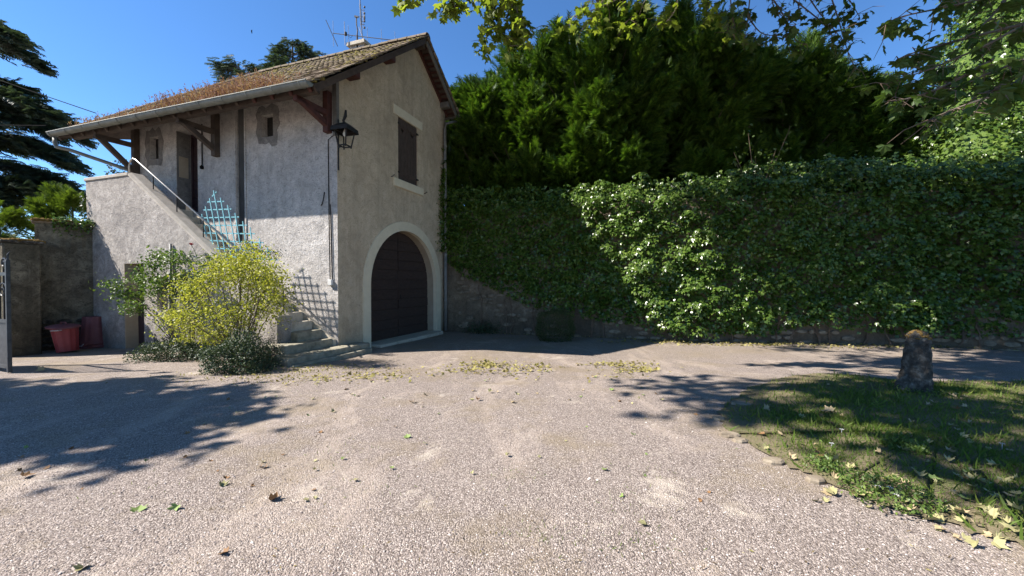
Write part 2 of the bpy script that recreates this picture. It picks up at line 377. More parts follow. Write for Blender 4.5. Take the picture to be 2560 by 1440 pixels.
LAWN = [(1905, 962), (2010, 938), (2140, 938), (2260, 952), (2400, 952), (2700, 958), (3200, 1010), (3500, 1300), (3200, 1500), (2700, 1410), (2480, 1345),
        (2300, 1292), (2140, 1240), (2040, 1195), (1960, 1165), (1880, 1118), (1822, 1075), (1800, 1035), (1840, 990)]
lp = [gr(x, y) for x, y in LAWN]
def spline(pts, n=5, closed=True):
    out = []; m = len(pts)
    for i in range(m):
        p0, p1, p2, p3 = pts[i - 1], pts[i], pts[(i + 1) % m], pts[(i + 2) % m]
        for k in range(n):
            u = k / n; out.append(.5 * ((2 * p1) + (p2 - p0) * u + (2 * p0 - 5 * p1 + 4 * p2 - p3) * u * u + (3 * p1 - p0 - 3 * p2 + p3) * u ** 3))
    return out
lps = [q + Vector((random.uniform(-.05, .05), random.uniform(-.05, .05), 0)) for q in spline(lp, 6)]
lawn_c = gr(2350, 1080)
def inside(x, y, poly):
    c = False; j = len(poly) - 1
    for i in range(len(poly)):
        a, b = poly[i], poly[j]
        if (a.y > y) != (b.y > y) and x < (b.x - a.x) * (y - a.y) / (b.y - a.y) + a.x: c = not c
        j = i
    return c
lv, lf, nr = [], [], 9; nl = len(lps)
for k in range(nr):
    for q in lps:
        P = lawn_c.lerp(q, (k + 1) / nr); h = .014 + .022 * (1 - ((k + 1) / nr) ** 4)
        lv.append((P.x, P.y, gz(P.x, P.y) + h + .012 * math.sin(P.x * 1.3 + .7 * P.y) * math.cos(P.y * .9 - .4 * P.x)))
for k in range(nr - 1):
    for i in range(nl):
        a = k * nl + i; b = k * nl + (i + 1) % nl; lf.append((a, b, b + nl, a + nl))
lf.append(tuple(range(nl)))
mb = MB(); mb.v = lv; mb.f = lf; mb.build('lawn', M['soil'], smooth=True, kind='structure', label='thin patchy lawn at the edge of the gravel')
def lawn_z(x, y): return gz(x, y) + .05

# ------------------------------------------------------------------ upper terrace behind the retaining wall
RW = [H(0.0, 5.05, 0), gr(1650, 851), gr(2380, 868), Vector((13.6, 9.15, 0)), Vector((24, 7.5, 0))]
RW = [Vector((q.x, q.y, 0)) for q in RW]; RW[0] = Vector((RW[0].x - .4, RW[0].y + .15, 0))
def wall_y(x):
    if x <= RW[0].x: return RW[0].y
    for a, b in zip(RW, RW[1:]):
        if x <= b.x: return a.y + (b.y - a.y) * (x - a.x) / (b.x - a.x)
    return RW[-1].y
def wpx(px, py):                                       # point of the retaining wall's face seen at a pixel
    r = ray(px, py); Y = 11.
    for _ in range(40): Y = Y * .5 + .5 * wall_y(r.x / r.y * Y)
    return at(px, py, Y)
WTOP = 4.05
mb = MB(); n = 30
for j in range(12):
    for i in range(n + 1):
        x = RW[0].x + (26 - RW[0].x) * i / n; y = wall_y(x) + .45 + j ** 1.7 * 1.1
        mb.v.append((x + random.uniform(-.1, .1), y, WTOP - .12 + .05 * j + random.uniform(-.06, .06)))
for j in range(11):
    for i in range(n): a = j * (n + 1) + i; mb.f.append((a, a + 1, a + n + 2, a + n + 1))
mb.build('upper_terrace', M['earth'], smooth=True, kind='structure', label='dark earth terrace behind the ivy wall')

# ------------------------------------------------------------------ retaining wall
IVB = [(1118, 655), (1160, 690), (1215, 712), (1330, 770), (1450, 790), (1530, 806), (1600, 815), (1650, 838), (1750, 838), (1900, 836), (2000, 812), (2150, 825), (2300, 842), (2450, 838), (2560, 835), (2800, 840)]
IVT = [(1110, 480), (1300, 486), (1500, 482), (1700, 468), (1850, 445), (2000, 424), (2300, 412), (2560, 395), (2800, 380)]
ivb = [wpx(*q) for q in IVB]; ivt = [wpx(*q) for q in IVT]
def lin(pts, x):
    if x <= pts[0].x: return pts[0].z
    for a, b in zip(pts, pts[1:]):
        if x <= b.x: return a.z + (b.z - a.z) * (x - a.x) / (b.x - a.x)
    return pts[-1].z
rw = thing('retaining_wall', (4, wall_y(4), gz(4, 11)), 'old rubble retaining wall under dense ivy, beside the house', 'wall')
mb = MB(); m = 60; WP = []
for i in range(m + 1):
    x = RW[0].x + (24 - RW[0].x) * i / m; WP.append((x, wall_y(x)))
for i, (x, y) in enumerate(WP):
    for k, z in enumerate((-.5, .4, 1.3, 2.2, 3.1, WTOP)):
        mb.v.append((x + random.uniform(-.03, .03), y + random.uniform(-.03, .03) + .02 * z, z))
    mb.v.append((x, y + .5, WTOP)); mb.v.append((x, y + .5, -.5))
for i in range(m):
    for k in range(7): a = i * 8 + k; mb.f.append((a, a + 8, a + 9, a + 1))
mb.build('wall_body', M['mortar'], rw, smooth=False)
def stone_mesh(mb, c, ux, L, Hh, D):
    n = Vector((ux.y, -ux.x, 0)); up = Vector((0, 0, 1)); pts = []
    k = 8; ring = []
    for i in range(k):
        A = 2 * math.pi * (i + .5) / k; ca, sa = math.cos(A), math.sin(A)
        q = max(abs(ca), abs(sa)) ** .75
        ring.append((ca / q * L / 2 * random.uniform(.86, 1.04), sa / q * Hh / 2 * random.uniform(.86, 1.04)))
    V3 = [c + ux * a + up * b - n * .06 for a, b in ring] + [c + ux * a * .97 + up * b * .95 + n * D * .5 for a, b in ring] + [c + ux * a * .8 + up * b * .75 + n * D * random.uniform(.85, 1.2) for a, b in ring]
    F = [(i, (i + 1) % k, (i + 1) % k + k, i + k) for i in range(k)] + [(i + k, (i + 1) % k + k, (i + 1) % k + 2 * k, i + 2 * k) for i in range(k)] + [tuple(range(2 * k, 3 * k))]
    mb.add(V3, F)
cnt = 0; x = RW[0].x + .9
z = -.3
while z < 2.1:
    hh = random.uniform(.10, .19); x = RW[0].x + .75 + random.uniform(0, .3)
    while x < 13.2:
        L = random.uniform(.14, .5); xc = x + L / 2; zt = lin(ivb, xc)
        keep = random.random() < (.34 + .3 * math.sin(xc * 2.3 + z * 4) if xc < 3 else .5)
        if z + hh < zt + .15 and z + hh > gz(xc, wall_y(xc)) + .03 and keep:
            y0, y1 = wall_y(xc - .1), wall_y(xc + .1); ux = Vector((.2, y1 - y0, 0)).normalized()
            mb = MB(); stone_mesh(mb, Vector((xc, wall_y(xc) + .02 * max(z, 0) - .01, z + hh / 2 + random.uniform(-.03, .03))), ux, L * .93, hh * .88, random.uniform(.02, .055))
            mb.build('stone', M['stone'], rw, smooth=False); cnt += 1
        x += L
    z += hh

# ------------------------------------------------------------------ the house
house = thing('coach_house', H(0, 0, -.2), 'two-storey stucco coach house with mossy tiled roof and arched garage door', 'building')
def panel(mb, outer, holes, fn, depth):
    """flat wall with openings; fn(a,z,d) -> point, d = depth behind the face; openings get reveals"""
    loops = [[Vector((a, z, 0)) for a, z in outer]] + [[Vector((a, z, 0)) for a, z in h] for h, _ in holes]
    flat = [q for l in loops for q in l]; base = len(mb.v)
    mb.v += [tuple(fn(q.x, q.y, 0)) for q in flat]
    mb.f += [tuple(base + i for i in t) for t in tessellate_polygon(loops)]
    k = base + len(outer)
    for h, dp in holes:
        nb = len(mb.v); mb.v += [tuple(fn(a, z, dp)) for a, z in h]; m = len(h)
        for i in range(m): mb.f.append((k + i, k + (i + 1) % m, nb + (i + 1) % m, nb + i))
        k += m
def rect(a0, a1, z0, z1): return [(a0, z0), (a1, z0), (a1, z1), (a0, z1)]
TR, ZR = 3.28, 9.27; TE, ZE = -1.05, 5.72; TB, ZB = 5.32, 7.66        # ridge, front eave, back eave
def roof_z(t): return ZE + (t - TE) * (ZR - ZE) / (TR - TE) if t < TR else ZR + (t - TR) * (ZB - ZR) / (TB - TR)
# front wall
D1, D0 = fac(440, 325)[0], fac(493, 325)[0]; DZ0, DZ1 = 3.48, 5.86
w1 = (fac(683, 340)[0], fac(655, 340)[0], fac(668, 342)[2], fac(668, 287)[2])
w2 = (fac(397, 398)[0], fac(375, 398)[0], fac(386, 398)[2], fac(386, 342)[2])
ch = (fac(611, 400)[0], fac(592, 400)[0], 2.6, 6.45)
mb = MB()
panel(mb, [(0, -.6), (7.5, -.6), (7.5, 6.55), (0, 6.55)], [(rect(D0, D1, DZ0, DZ1), .42), (rect(w1[0], w1[1], w1[2], w1[3]), .15), (rect(w2[0], w2[1], w2[2], w2[3]), .15), (rect(*ch), .05)],
      lambda a, z, d: H(a, d, z), 0)
mb.build('front_wall', M['front'], house)
mb = MB(); mb.hbox(ch[0], ch[1], .05, .12, ch[2], ch[3]); mb.build('chimney_chase', M['charcoal'], house)
for q in (ch[0] - .07, ch[1] + .02):
    mb = MB(); mb.hbox(q, q + .05, -.022, .02, 2.65, 6.3); mb.build('plaster_rib', M['front'], house)
# back and left walls
mb = MB(); mb.hbox(0, 7.5, 4.85, 5.1, -.6, 7.75); mb.build('back_wall', M['gable'], house)
mb = MB(); panel(mb, [(0, -.6), (5.1, -.6), (5.1, 7.6), (3.3, 8.0), (0, 6.5)], [], lambda a, z, d: H(7.5 - d, a, z), 0); mb.build('side_wall', M['front'], house)
for (a0, a1, z0, z1) in (w1, w2):
    mb = MB(); mb.hbox(a0 - .003, a1 + .003, .15, .2, z0, z1); mb.build('window_backing', M['iron'], house)  # black panel stands in for the dark inside of the opening
    mb = MB(); pts = []
    for k in range(22):
        A = 2 * math.pi * k / 22; ca, sa = math.cos(A), math.sin(A); q = max(abs(ca), abs(sa)) ** .8
        pts.append(((a0 + a1) / 2 + ca / q * ((a1 - a0) / 2 + random.uniform(.14, .26)), (z0 + z1) / 2 + sa / q * ((z1 - z0) / 2 + random.uniform(.16, .3))))
    panel(mb, pts, [(rect(a0 - .002, a1 + .002, z0 - .002, z1 + .002), .006)], lambda a, z, d: H(a, d - .006, z), 0); mb.build('window_surround', M['patch'], house)
# upper door
mb = MB(); mb.hbox(D1 - .003, D1 + .01, .012, .36, DZ0, DZ1 - .01); mb.build('door_reveal', M['patch'], house)
ud = MB(); ud.hbox(D0 + .02, D0 + .09, .36, .44, DZ0, DZ1); ud.hbox(D1 - .09, D1 - .02, .36, .44, DZ0, DZ1); ud.hbox(D0 + .09, D1 - .09, .36, .44, DZ1 - .08, DZ1)
dr = ud.build('upper_door', M['maroon'], house, label='maroon plank door at the head of the outside stairs')
zz = [DZ0 + .03 + (DZ1 - DZ0 - .12) * k / 9 for k in range(10)]
for k in range(9):
    mb = MB(); mb.hbox(D0 + .09, D1 - .09, .385 + .006 * (k % 2), .43, zz[k] + .006, zz[k + 1] - .006); mb.build('door_board', M['maroon'], dr, bevel=.006)
mb = MB(); mb.lathe(H(D0 + .16, .37, 4.5), [(.012, -.03), (.025, -.02), (.025, .02), (.012, .03)], 10); mb.build('door_knob', M['steel'], dr, smooth=True)
mb = MB(); a = fac(450, 410); mb.hbox(D1 - .006, D1 + .001, .06, .3, 4.55, 5.15); mb.build('plaster_repair', M['reveal'], house)
mb = MB(); mb.tube([H(D0 - .22, -.02, 5.9), H(D0 - .22, -.025, 5.2), H(D0 - .215, -.02, 4.75)], .015, 6); mb.lathe(H(D0 - .215, -.03, 4.7), [(.01, -.05), (.045, -.04), (.05, .02), (.02, .06)], 10); mb.build('bell_cable', M['cable'], house)

# gable wall with arch and window
AC, AR, AS = 2.78, 1.67, 1.42       # arch centre, radius, springing
def arch(r, zb=-.6, n=28, flat=1.0):
    return [(AC - r, zb)] + [(AC - r * math.cos(math.pi * k / n), AS + r * math.sin(math.pi * k / n) * flat) for k in range(n + 1)] + [(AC + r, zb)]
sh = (2.36, 3.36, 4.56, 6.50)
mb = MB()
outer = [(0, -.6), (5.1, -.6), (5.1, roof_z(5.1) - .14), (TR, ZR - .2), (0, roof_z(0) - .14)]
hole_arch = [(AC - AR, -.55)] + arch(AR)[1:-1] + [(AC + AR, -.55)]
panel(mb, outer, [(hole_arch, .36), (rect(sh[0], sh[1], sh[2], sh[3]), .12)], lambda a, z, d: H(d, a, z), 0)
mb.build('gable_wall', M['gable'], house)
# arch surround: raised band
mb = MB(); i_, o_ = arch(AR - .01, -.4), arch(AR + .27, -.4); m = len(i_)
for ring, d in ((i_, -.03), (o_, -.03), (i_, .1), (o_, .01)): mb.v += [tuple(H(d, a, z)) for a, z in ring]
for k in range(m - 1):
    mb.f += [(k, k + 1, m + k + 1, m + k), (m + k, m + k + 1, 3 * m + k + 1, 3 * m + k), (k, 2 * m + k, 2 * m + k + 1, k + 1)]
mb.build('arch_surround', M['cream'], house)
mb = MB(); e = arch(AR - .012, -.4); m = len(e)
mb.v += [tuple(H(.101, a, z)) for a, z in e] + [tuple(H(.355, a, z)) for a, z in e]
for k in range(m - 1): mb.f.append((k, k + 1, m + k + 1, m + k))
mb.build('arch_reveal', M['reveal'], house)
# garage door: two leaves of horizontal boards
gd = MB()
def zarch(a, r=AR + .02):
    q = r * r - (a - AC) ** 2; return AS + math.sqrt(q) if q > 0 else AS
pts = [(AC - AR - .05, -.5)] + [(AC - (AR + .05) * math.cos(math.pi * k / 24), AS + (AR + .05) * math.sin(math.pi * k / 24)) for k in range(25)] + [(AC + AR + .05, -.5)]
panel(gd, pts, [], lambda a, z, d: H(.36, a, z), 0)
gdo = gd.build('garage_door', M['doorwood'], house, label='dark brown arched garage door of horizontal boards')
z = -.22; bh = .30
while z < 3.05:
    z1 = min(z + bh, 3.07)
    for sgn in (-1, 1):
        mb = MB(); ed = []
        for zk in (z + .010, (z + z1) / 2, z1 - .010):
            w = AR if zk < AS else math.sqrt(max(AR * AR - (zk - AS) ** 2, .0))
            ed.append((zk, w))
        if ed[0][1] < .1: continue
        prof = [(AC + sgn * .012, ed[0][0])] + [(AC + sgn * max(w, .02), zk) for zk, w in ed] + [(AC + sgn * .012, ed[2][0])]
        n = len(prof); dd = .33 + random.uniform(-.006, .006)
        mb.v += [tuple(H(dd, a, zk)) for a, zk in prof] + [tuple(H(.36, a, zk)) for a, zk in prof]
        mb.f += [tuple(range(n))] + [(i, (i + 1) % n, n + (i + 1) % n, n + i) for i in range(n)]
        mb.build('door_board', M['doorwood'], gdo)
    z += bh
mb = MB(); mb.lathe(H(.31, AC + .1, 1.05), [(.01, -.06), (.02, -.05), (.02, .05), (.01, .06)], 8); mb.build('door_handle', M['iron'], gdo)
mb = MB(); mb.hbox(-.32, .34, AC - AR + .05, AC + AR - .05, -.4, -.195); mb.build('door_sill', M['concrete'], house, bevel=.02)
# lintel, sill, shutters
mb = MB(); mb.hbox(-.02, .1, 2.14, 3.62, 6.48, 6.75); mb.build('lintel', M['cream'], house, bevel=.006)
mb = MB(); mb.hbox(-.06, .1, 2.12, 3.62, 4.35, 4.585); mb.build('sill', M['cream'], house, bevel=.008)
def heart(cx_, cz, r):
    pts = []
    for k in range(16):
        A = 2 * math.pi * k / 16; pts.append((cx_ + r * 16 * math.sin(A) ** 3 / 17, cz + r * (13 * math.cos(A) - 5 * math.cos(2 * A) - 2 * math.cos(3 * A) - math.cos(4 * A)) / 17))
    return pts
mb = MB(); mb.hbox(.13, .16, sh[0], sh[1], sh[2], sh[3]); mb.build('window_void', M['iron'], house)
mid = (sh[0] + sh[1]) / 2
for a0, a1 in ((sh[0] + .01, mid - .008), (mid + .008, sh[1] - .01)):
    z0, z1 = sh[2] + .03, sh[3] - .03; mb = MB()
    panel(mb, rect(a0, a1, z0, z1), [(heart((a0 + a1) / 2, z1 - .34, .085), .04)], lambda a, z, d: H(.03 + d, a, z), 0)
    mb.add([H(.03, a0, z0), H(.07, a0, z0), H(.07, a0, z1), H(.03, a0, z1), H(.03, a1, z0), H(.07, a1, z0), H(.07, a1, z1), H(.03, a1, z1)], [(0, 1, 2, 3), (4, 5, 6, 7), (0, 1, 5, 4), (3, 2, 6, 7)])
    so = mb.build('shutter', M['shutter'], house, label='closed brown shutter leaf with a heart cut-out')
    for k in (1, 2):
        a = a0 + (a1 - a0) * k / 3; g = MB(); g.hbox(.026, .031, a - .004, a + .004, z0, z1 - .5 if k else z1); g.build('board_joint', M['iron'], so)
    for zk in (z0 + .22, z1 - .2):
        g = MB(); g.hbox(.012, .034, a0 + .01, a1 - .01, zk - .05, zk + .05); g.build('batten', M['shutter'], so, bevel=.004)
        e = a0 if a0 < mid - .1 else a1; sg = -1 if e == a0 else 1
        g = MB(); g.hbox(-.012, .02, e - .03 if sg < 0 else e - .05, e + .05 if sg < 0 else e + .05, zk - .025, zk + .025); g.build('hinge', M['iron'], so)
for t_ in (2.02, 3.72):
    mb = MB(); b = H(-.005, t_, 4.58 if t_ < 3 else 4.45); o = -U
    mb.tube([b, b + o * .06 + Vector((0, 0, .01)), b + o * .08 + V * .03 + Vector((0, 0, .06)), b + o * .07 + V * .07 + Vector((0, 0, .05))], .012, 6); mb.build('shutter_hook', M['iron'], house, smooth=True)

# ---- roof
roof = MB()
S0, S1, SR = -.42, 8.9, 6.5       # verge, left eave end, left ridge end
def slab(mb, quad, th):
    q = [Vector(p) for p in quad]; d = Vector((0, 0, -th)); n = len(q)
    mb.add(q + [p + d for p in q], [tuple(range(n)), tuple(range(2 * n - 1, n - 1, -1))] + [(i, (i + 1) % n, n + (i + 1) % n, n + i) for i in range(n)])
slab(roof, [H(S0, TE, ZE), H(S1, TE, ZE), H(SR, TR, ZR), H(S0, TR, ZR)], .05)
slab(roof, [H(S0, TR, ZR - .002), H(SR, TR, ZR - .002), H(S1, TB, ZB), H(S0, TB, ZB)], .05)
slab(roof, [H(S1, TE, ZE - .003), H(S1, TB, ZB - .003), H(SR, TR, ZR - .003)], .05)
ro = roof.build('roof', M['darkwood'], house, label='mossy brown tiled roof')
# rafters under the front eave and soffit battens under the verge
def on_roof(s, t, dz=0): return H(s, t, roof_z(t) + dz)
for k in range(18):
    s = -.22 + k * .54
    mb = MB(); mb.beam(on_roof(s, TE + .06, -.115), on_roof(s, .1, -.115), .08, .11); mb.build('rafter', M['redwood'] if k < 4 else M['darkwood'], ro)
mb = MB(); mb.beam(on_roof(S0 + .05, TE + .05, -.105), on_roof(S0 + .05, TR - .02, -.105), .05, .13); mb.build('verge_board', M['darkwood'], ro)
mb = MB(); mb.beam(on_roof(S0 + .04, TB - .05, -.11), on_roof(S0 + .04, TR + .02, -.11), .05, .16); mb.build('verge_board', M['greywood'], ro)
for k in range(13):
    t = TR + .2 + k * .145; mb = MB(); mb.beam(on_roof(S0 + .08, t, -.065 - .006 * (k % 3)), on_roof(.02, t, -.065 - .006 * (k % 3)), .13, .022); mb.build('soffit_board', M['redwood'], ro)
mb = MB(); mb.beam(on_roof(-.03, TR + .1, -.13), on_roof(-.03, TB - .1, -.13), .06, .12); mb.build('wall_rafter', M['redwood'], ro)
for t, m_ in ((.35, 'redwood'), (1.75, 'redwood'), (TR - .02, 'darkwood'), (4.85, 'greywood')):
    mb = MB(); mb.beam(on_roof(S0 + .1, t, -.21), on_roof(.15, t, -.21), .2, .2); mb.build('purlin_end', M[m_], ro, bevel=.02)
mb = MB(); mb.beam(H(S0 + .1, -.88, ZE - .02), H(8.5, -.88, ZE - .02), .14, .15); mb.build('eave_beam', M['darkwood'], ro)
# tiles
tile_me = {}
def tile_mesh(w, l, th, mat):
    mb = MB(); x0, x1 = -w / 2, w / 2
    vs = [(x0, 0, 0), (x1, 0, 0), (x1, l, 0), (x0, l, 0), (x0, 0, th), (x1, 0, th), (x1, l, th), (x0, l, th)]
    mb.hexa([Vector(q) for q in vs]); o = mb.build('roof_tile', mat); me = o.data; bpy.data.objects.remove(o); return me
TW, TL, TT, EXP = .175, .27, .022, .118
tm = tile_mesh(TW - .008, TL, TT, M['tile'])
cand = []
def slope_tiles(tA, zA, tB, zB, front):
    L = math.hypot(tB - tA, zB - zA); rows = int(L / EXP)
    for r in range(rows):
        k = r * EXP / L; t = tA + (tB - tA) * k; z = zA + (zB - zA) * k
        s = S0 + (.09 if r % 2 else 0) + .05
        smax = S1 + (SR - S1) * k
        while s < smax:
            cand.append((s, t, z, front)); s += TW
slope_tiles(TE - .05, ZE + .02, TR, ZR + .02, True); slope_tiles(TB + .05, ZB + .02, TR, ZR + .02, False)
d2 = Vector((0, TR - TE, 0)); mats = []
for s, t, z, fr in cand:
    up = (H(0, TR, ZR) - H(0, TE, ZE)).normalized() if fr else (H(0, TR, ZR) - H(0, TB, ZB)).normalized()
    x = (-U if fr else U); n = x.cross(up).normalized()
    tilt = -.09 + random.gauss(0, .035); up2 = (Matrix.Rotation(tilt, 3, x) @ up); n2 = x.cross(up2).normalized()
    yaw = random.gauss(0, .03); x2 = Matrix.Rotation(yaw, 3, n2) @ x; up2 = n2.cross(x2)
    P = H(s + random.gauss(0, .006), t, z) + n2 * (.012 + abs(random.gauss(0, .006)))
    if random.random() < .06: P -= up * random.uniform(.02, .05)
    Rm = Matrix((x2, up2, n2)).transposed().to_4x4(); mats.append(((P - Vector((0, 0, CAMH))).length + (0 if (fr and s < 5.5) else (1 if s < .3 and not fr else 30)), Matrix.Translation(P) @ Rm))
mats.sort(key=lambda q: q[0])
for _, mw in mats[:300]:
    o = bpy.data.objects.new('roof_tile', tm); link(o, ro); o.matrix_local = mw
tv = np.array([v.co[:] for v in tm.vertices]); tf = np.array([p.vertices[:] for p in tm.polygons])
A = np.array([np.array(mw) for _, mw in mats[300:]])
VV = (np.einsum('nij,vj->nvi', A[:, :3, :3], tv) + A[:, None, :3, 3]).reshape(-1, 3)
FF = (tf[None] + (np.arange(len(A)) * len(tv))[:, None, None]).reshape(-1, 4)
np_obj('far_tiles', VV, FF, M['tile'], ro, kind='stuff')
# ridge and hip tiles: half-round caps
def half_tile(mb, a, b, r0, r1, n=8):
    a, b = Vector(a), Vector(b); d = (b - a).normalized(); x = d.cross(Vector((0, 0, 1))).normalized(); y = x.cross(d)
    base = len(mb.v)
    for q, r in ((a, r0), (b, r1), (b, r1 - .018), (a, r0 - .018)):
        for k in range(n + 1):
            A_ = math.pi * k / n; mb.v.append(tuple(q + x * math.cos(A_) * r + y * (math.sin(A_) * r * .85)))
    for i, j in ((0, 1), (1, 2), (2, 3), (3, 0)):
        for k in range(n): mb.f.append((base + i * (n + 1) + k, base + i * (n + 1) + k + 1, base + j * (n + 1) + k + 1, base + j * (n + 1) + k))
s = S0 - .03
while s < SR:
    mb = MB(); dz = random.uniform(-.012, .012); half_tile(mb, H(s, TR, ZR - .01 + dz), H(s + .4, TR, ZR + .012 + dz), .155, .135); mb.build('ridge_tile', M['tile'], ro); s += .35
for k in range(15):
    a = H(SR, TR, ZR + .0).lerp(H(S1, TE, ZE), (k + 1.08) / 15.1); b = H(SR, TR, ZR + .02).lerp(H(S1, TE, ZE + .02), k / 15.1)
    mb = MB(); half_tile(mb, a, b, .14, .125); mb.build('hip_tile', M['tile'], ro)
# gutter: half-round trough with hooks
gut = MB(); R_ = .098; n = 10; base_t = TE - .1
prof = [(R_ * math.cos(math.pi + math.pi * k / n), R_ * math.sin(math.pi + math.pi * k / n)) for k in range(n + 1)]
prof = prof + [(x * .93, y * .93) for x, y in reversed(prof)]
for s in (S0 + .02, 8.97):
    zc = ZE + .0 + (.0 if s < 0 else .03)
    gut.v += [tuple(H(s, base_t + x, zc + y)) for x, y in prof]
m = len(prof); gut.f += [(i, (i + 1) % m, m + (i + 1) % m, m + i) for i in range(m)] + [tuple(range(n + 1)), tuple(range(m, m + n + 1))]
go = gut.build('gutter', M['zinc'], house, label='pale zinc half-round gutter along the front eave')
mb = MB(); mb.tube([H(S0 + .02, base_t - R_, ZE + .004), H(8.97, base_t - R_, ZE + .034)], .014, 8); mb.build('gutter_bead', M['zinc'], go)
for k in range(13):
    s = -.2 + k * .755; mb = MB(); zc = ZE + .003 * s
    pp = [H(s, base_t + (R_ + .006) * math.cos(math.pi + math.pi * q / 8), zc + (R_ + .006) * math.sin(math.pi + math.pi * q / 8)) for q in range(9)]
    mb.tube(pp, .008, 5); mb.build('gutter_hook', M['zinc'], go)
mb = MB(); e = H(8.8, base_t, ZE - .1)
tgt = fac(330, 418, .15); mb.tube([e, e + Vector((0, 0, -.16)), e + Vector((.06, .0, -.27)), H(8.5, base_t + .16, ZE - .43), H(7.62, -.12, tgt[2] - .05), H(7.56, -.1, tgt[2] - .2), H(7.56, -.1, 1.5)], .05, 10)
mb.build('downpipe', M['zinc'], house, smooth=True, label='zinc swan-neck downpipe slanting from the gutter end to the wall')
# downpipe on the right of the gable
mb = MB(); e = H(-.3, TB + .12, ZB - .08)
mb.tube([e, e + Vector((0, 0, -.12)), H(-.24, 5.2, ZB - .3), H(-.1, 4.98, ZB - .42), H(-.09, 4.95, ZB - .65), H(-.09, 4.95, 3), H(-.09, 4.95, 2.55)], .05, 10)
dp = mb.build('downpipe', M['pipe'], house, smooth=True, label='grey downpipe on the right edge of the gable')
mb = MB(); mb.tube([H(-.09, 4.95, 2.55), H(-.09, 4.95, -.25)], .06, 10); mb.build('downpipe_foot', M['pipe'], dp, smooth=True)
for zk in (6.4, 4.4, 2.5, .9):
    mb = MB(); mb.lathe(H(-.09, 4.95, zk), [(.068, -.03), (.068, .03)], 12); mb.build('pipe_clip', M['pipe'], dp)
mb = MB(); n = 8
for s in (S0, 3.0): mb.v += [tuple(H(s, TB + .13 + .11 * math.cos(math.pi + math.pi * k / n), ZB + .02 + .11 * math.sin(math.pi + math.pi * k / n))) for k in range(n + 1)]
mb.f += [(i, i + 1, n + 2 + i, n + 1 + i) for i in range(n)] + [tuple(range(n + 1))]; mb.build('back_gutter', M['pipe'], house)
# corner board and brackets
mb = MB(); mb.hbox(-.015, .1, -.03, .06, 5.05, 6.35); mb.build('corner_post', M['greywood'], house)
for px_, sb, zb, mt in ((548, 4.02, 4.93, 'darkwood'), (815, .22, 5.12, 'redwood'), (345, 7.38, 4.62, 'darkwood')):
    br = MB(); br.hbox(sb - .075, sb + .075, -.14, .01, zb, 6.1); bo = br.build('eave_bracket', M[mt], house, bevel=.008)
    mb = MB(); mb.beam(H(sb, -.1, zb + .18), H(sb, -.93, ZE - .1), .11, .13); mb.build('strut', M[mt], bo, bevel=.008)
    mb = MB(); mb.beam(H(sb, .0, ZE - .14), H(sb, -.97, ZE - .15), .11, .13); mb.build('tie_beam', M[mt], bo, bevel=.008)
# chimney behind the ridge
cs = 2.55
mb = MB(); mb.hbox(cs - .3, cs + .3, TR + .3, TR + .9, ZR - 1.0, ZR + .47); co = mb.build('chimney', M['front'], house)
mb = MB(); mb.hbox(cs - .38, cs + .38, TR + .22, TR + .98, ZR + .47, ZR + .60); mb.build('chimney_cap', M['concrete'], co, bevel=.01)
# moss cushions and plants on the front slope
ico = bmesh.new(); bmesh.ops.create_icosphere(ico, subdivisions=1, radius=1.0)
IV = np.array([v.co[:] for v in ico.verts]); IF = np.array([[v.index for v in f.verts] for f in ico.faces]); ico.free()
def blobs(P, S):                                       # squashed lumps
    n = len(P); W = IV[None] * S[:, None] * (1 + rng.normal(0, .16, (n, len(IV), 1))) + P[:, None]
    return W.reshape(-1, 3), (IF[None] + (np.arange(n) * len(IV))[:, None, None]).reshape(-1, 3)
P = []; S = []
for _ in range(3000):
    s = random.uniform(S0 + .02, 8.4); t = TE + 4.3 * random.random() ** 1.3; k = (t - TE) / (TR - TE)
    if s > S1 + (SR - S1) * k - .1: continue
    if math.sin(s * 2.1 + 3 * math.sin(t * 1.7)) + math.sin(t * 3.1 + s) + random.gauss(0, .5) < .1: continue
    P.append(on_roof(s, t, .05)); r = random.uniform(.018, .06); S.append((r * 1.3, r, r * .8))
v_, f_ = blobs(np.array(P), np.array(S)); np_obj('roof_moss', v_, f_, M['moss'], ro, kind='stuff')
parts = []; n = 1150; cl = np.concatenate([rng.uniform(1.3, 5.2, 26), rng.uniform(.8, 8.3, 16)]); s_ = np.clip(rng.choice(cl, n) + rng.normal(0, .16, n), .5, 8.6)
t_ = TE - .04 + np.abs(rng.normal(0, .25, n)) * (1 + (np.abs(s_ - 2.8) < 1.4) * .9)
base = np.array([on_roof(a, b, .03)[:] for a, b in zip(s_, t_)])
hh = rng.uniform(.10, .30, n) * (1 + .5 * (np.abs(s_ - 3.2) < 1.6)); dirs = np.stack([rng.normal(-.05, .33, n), rng.normal(-.1, .33, n), np.ones(n)], 1)
STEM = ([(-.022, 0, 0), (.022, 0, 0), (.008, 1, 0), (-.008, 1, 0)], [(0, 1, 2), (0, 2, 3)])
parts.append(scatter(*STEM, base, dirs, rnd(n), hh))
for q in (.45, .62, .78, .92, 1.0):
    pp = base + unit(dirs) * (hh * q)[:, None]
    parts.append(scatter(*OVAL, pp, dirs + rnd(n, .9), rnd(n), rng.uniform(.025, .05, n)))
v_, f_ = join(parts); np_obj('roof_plants', v_, f_, M['sedum'], None, kind='stuff', label='reddish stonecrop growing along the front eave of the tiled roof', cat='plants')

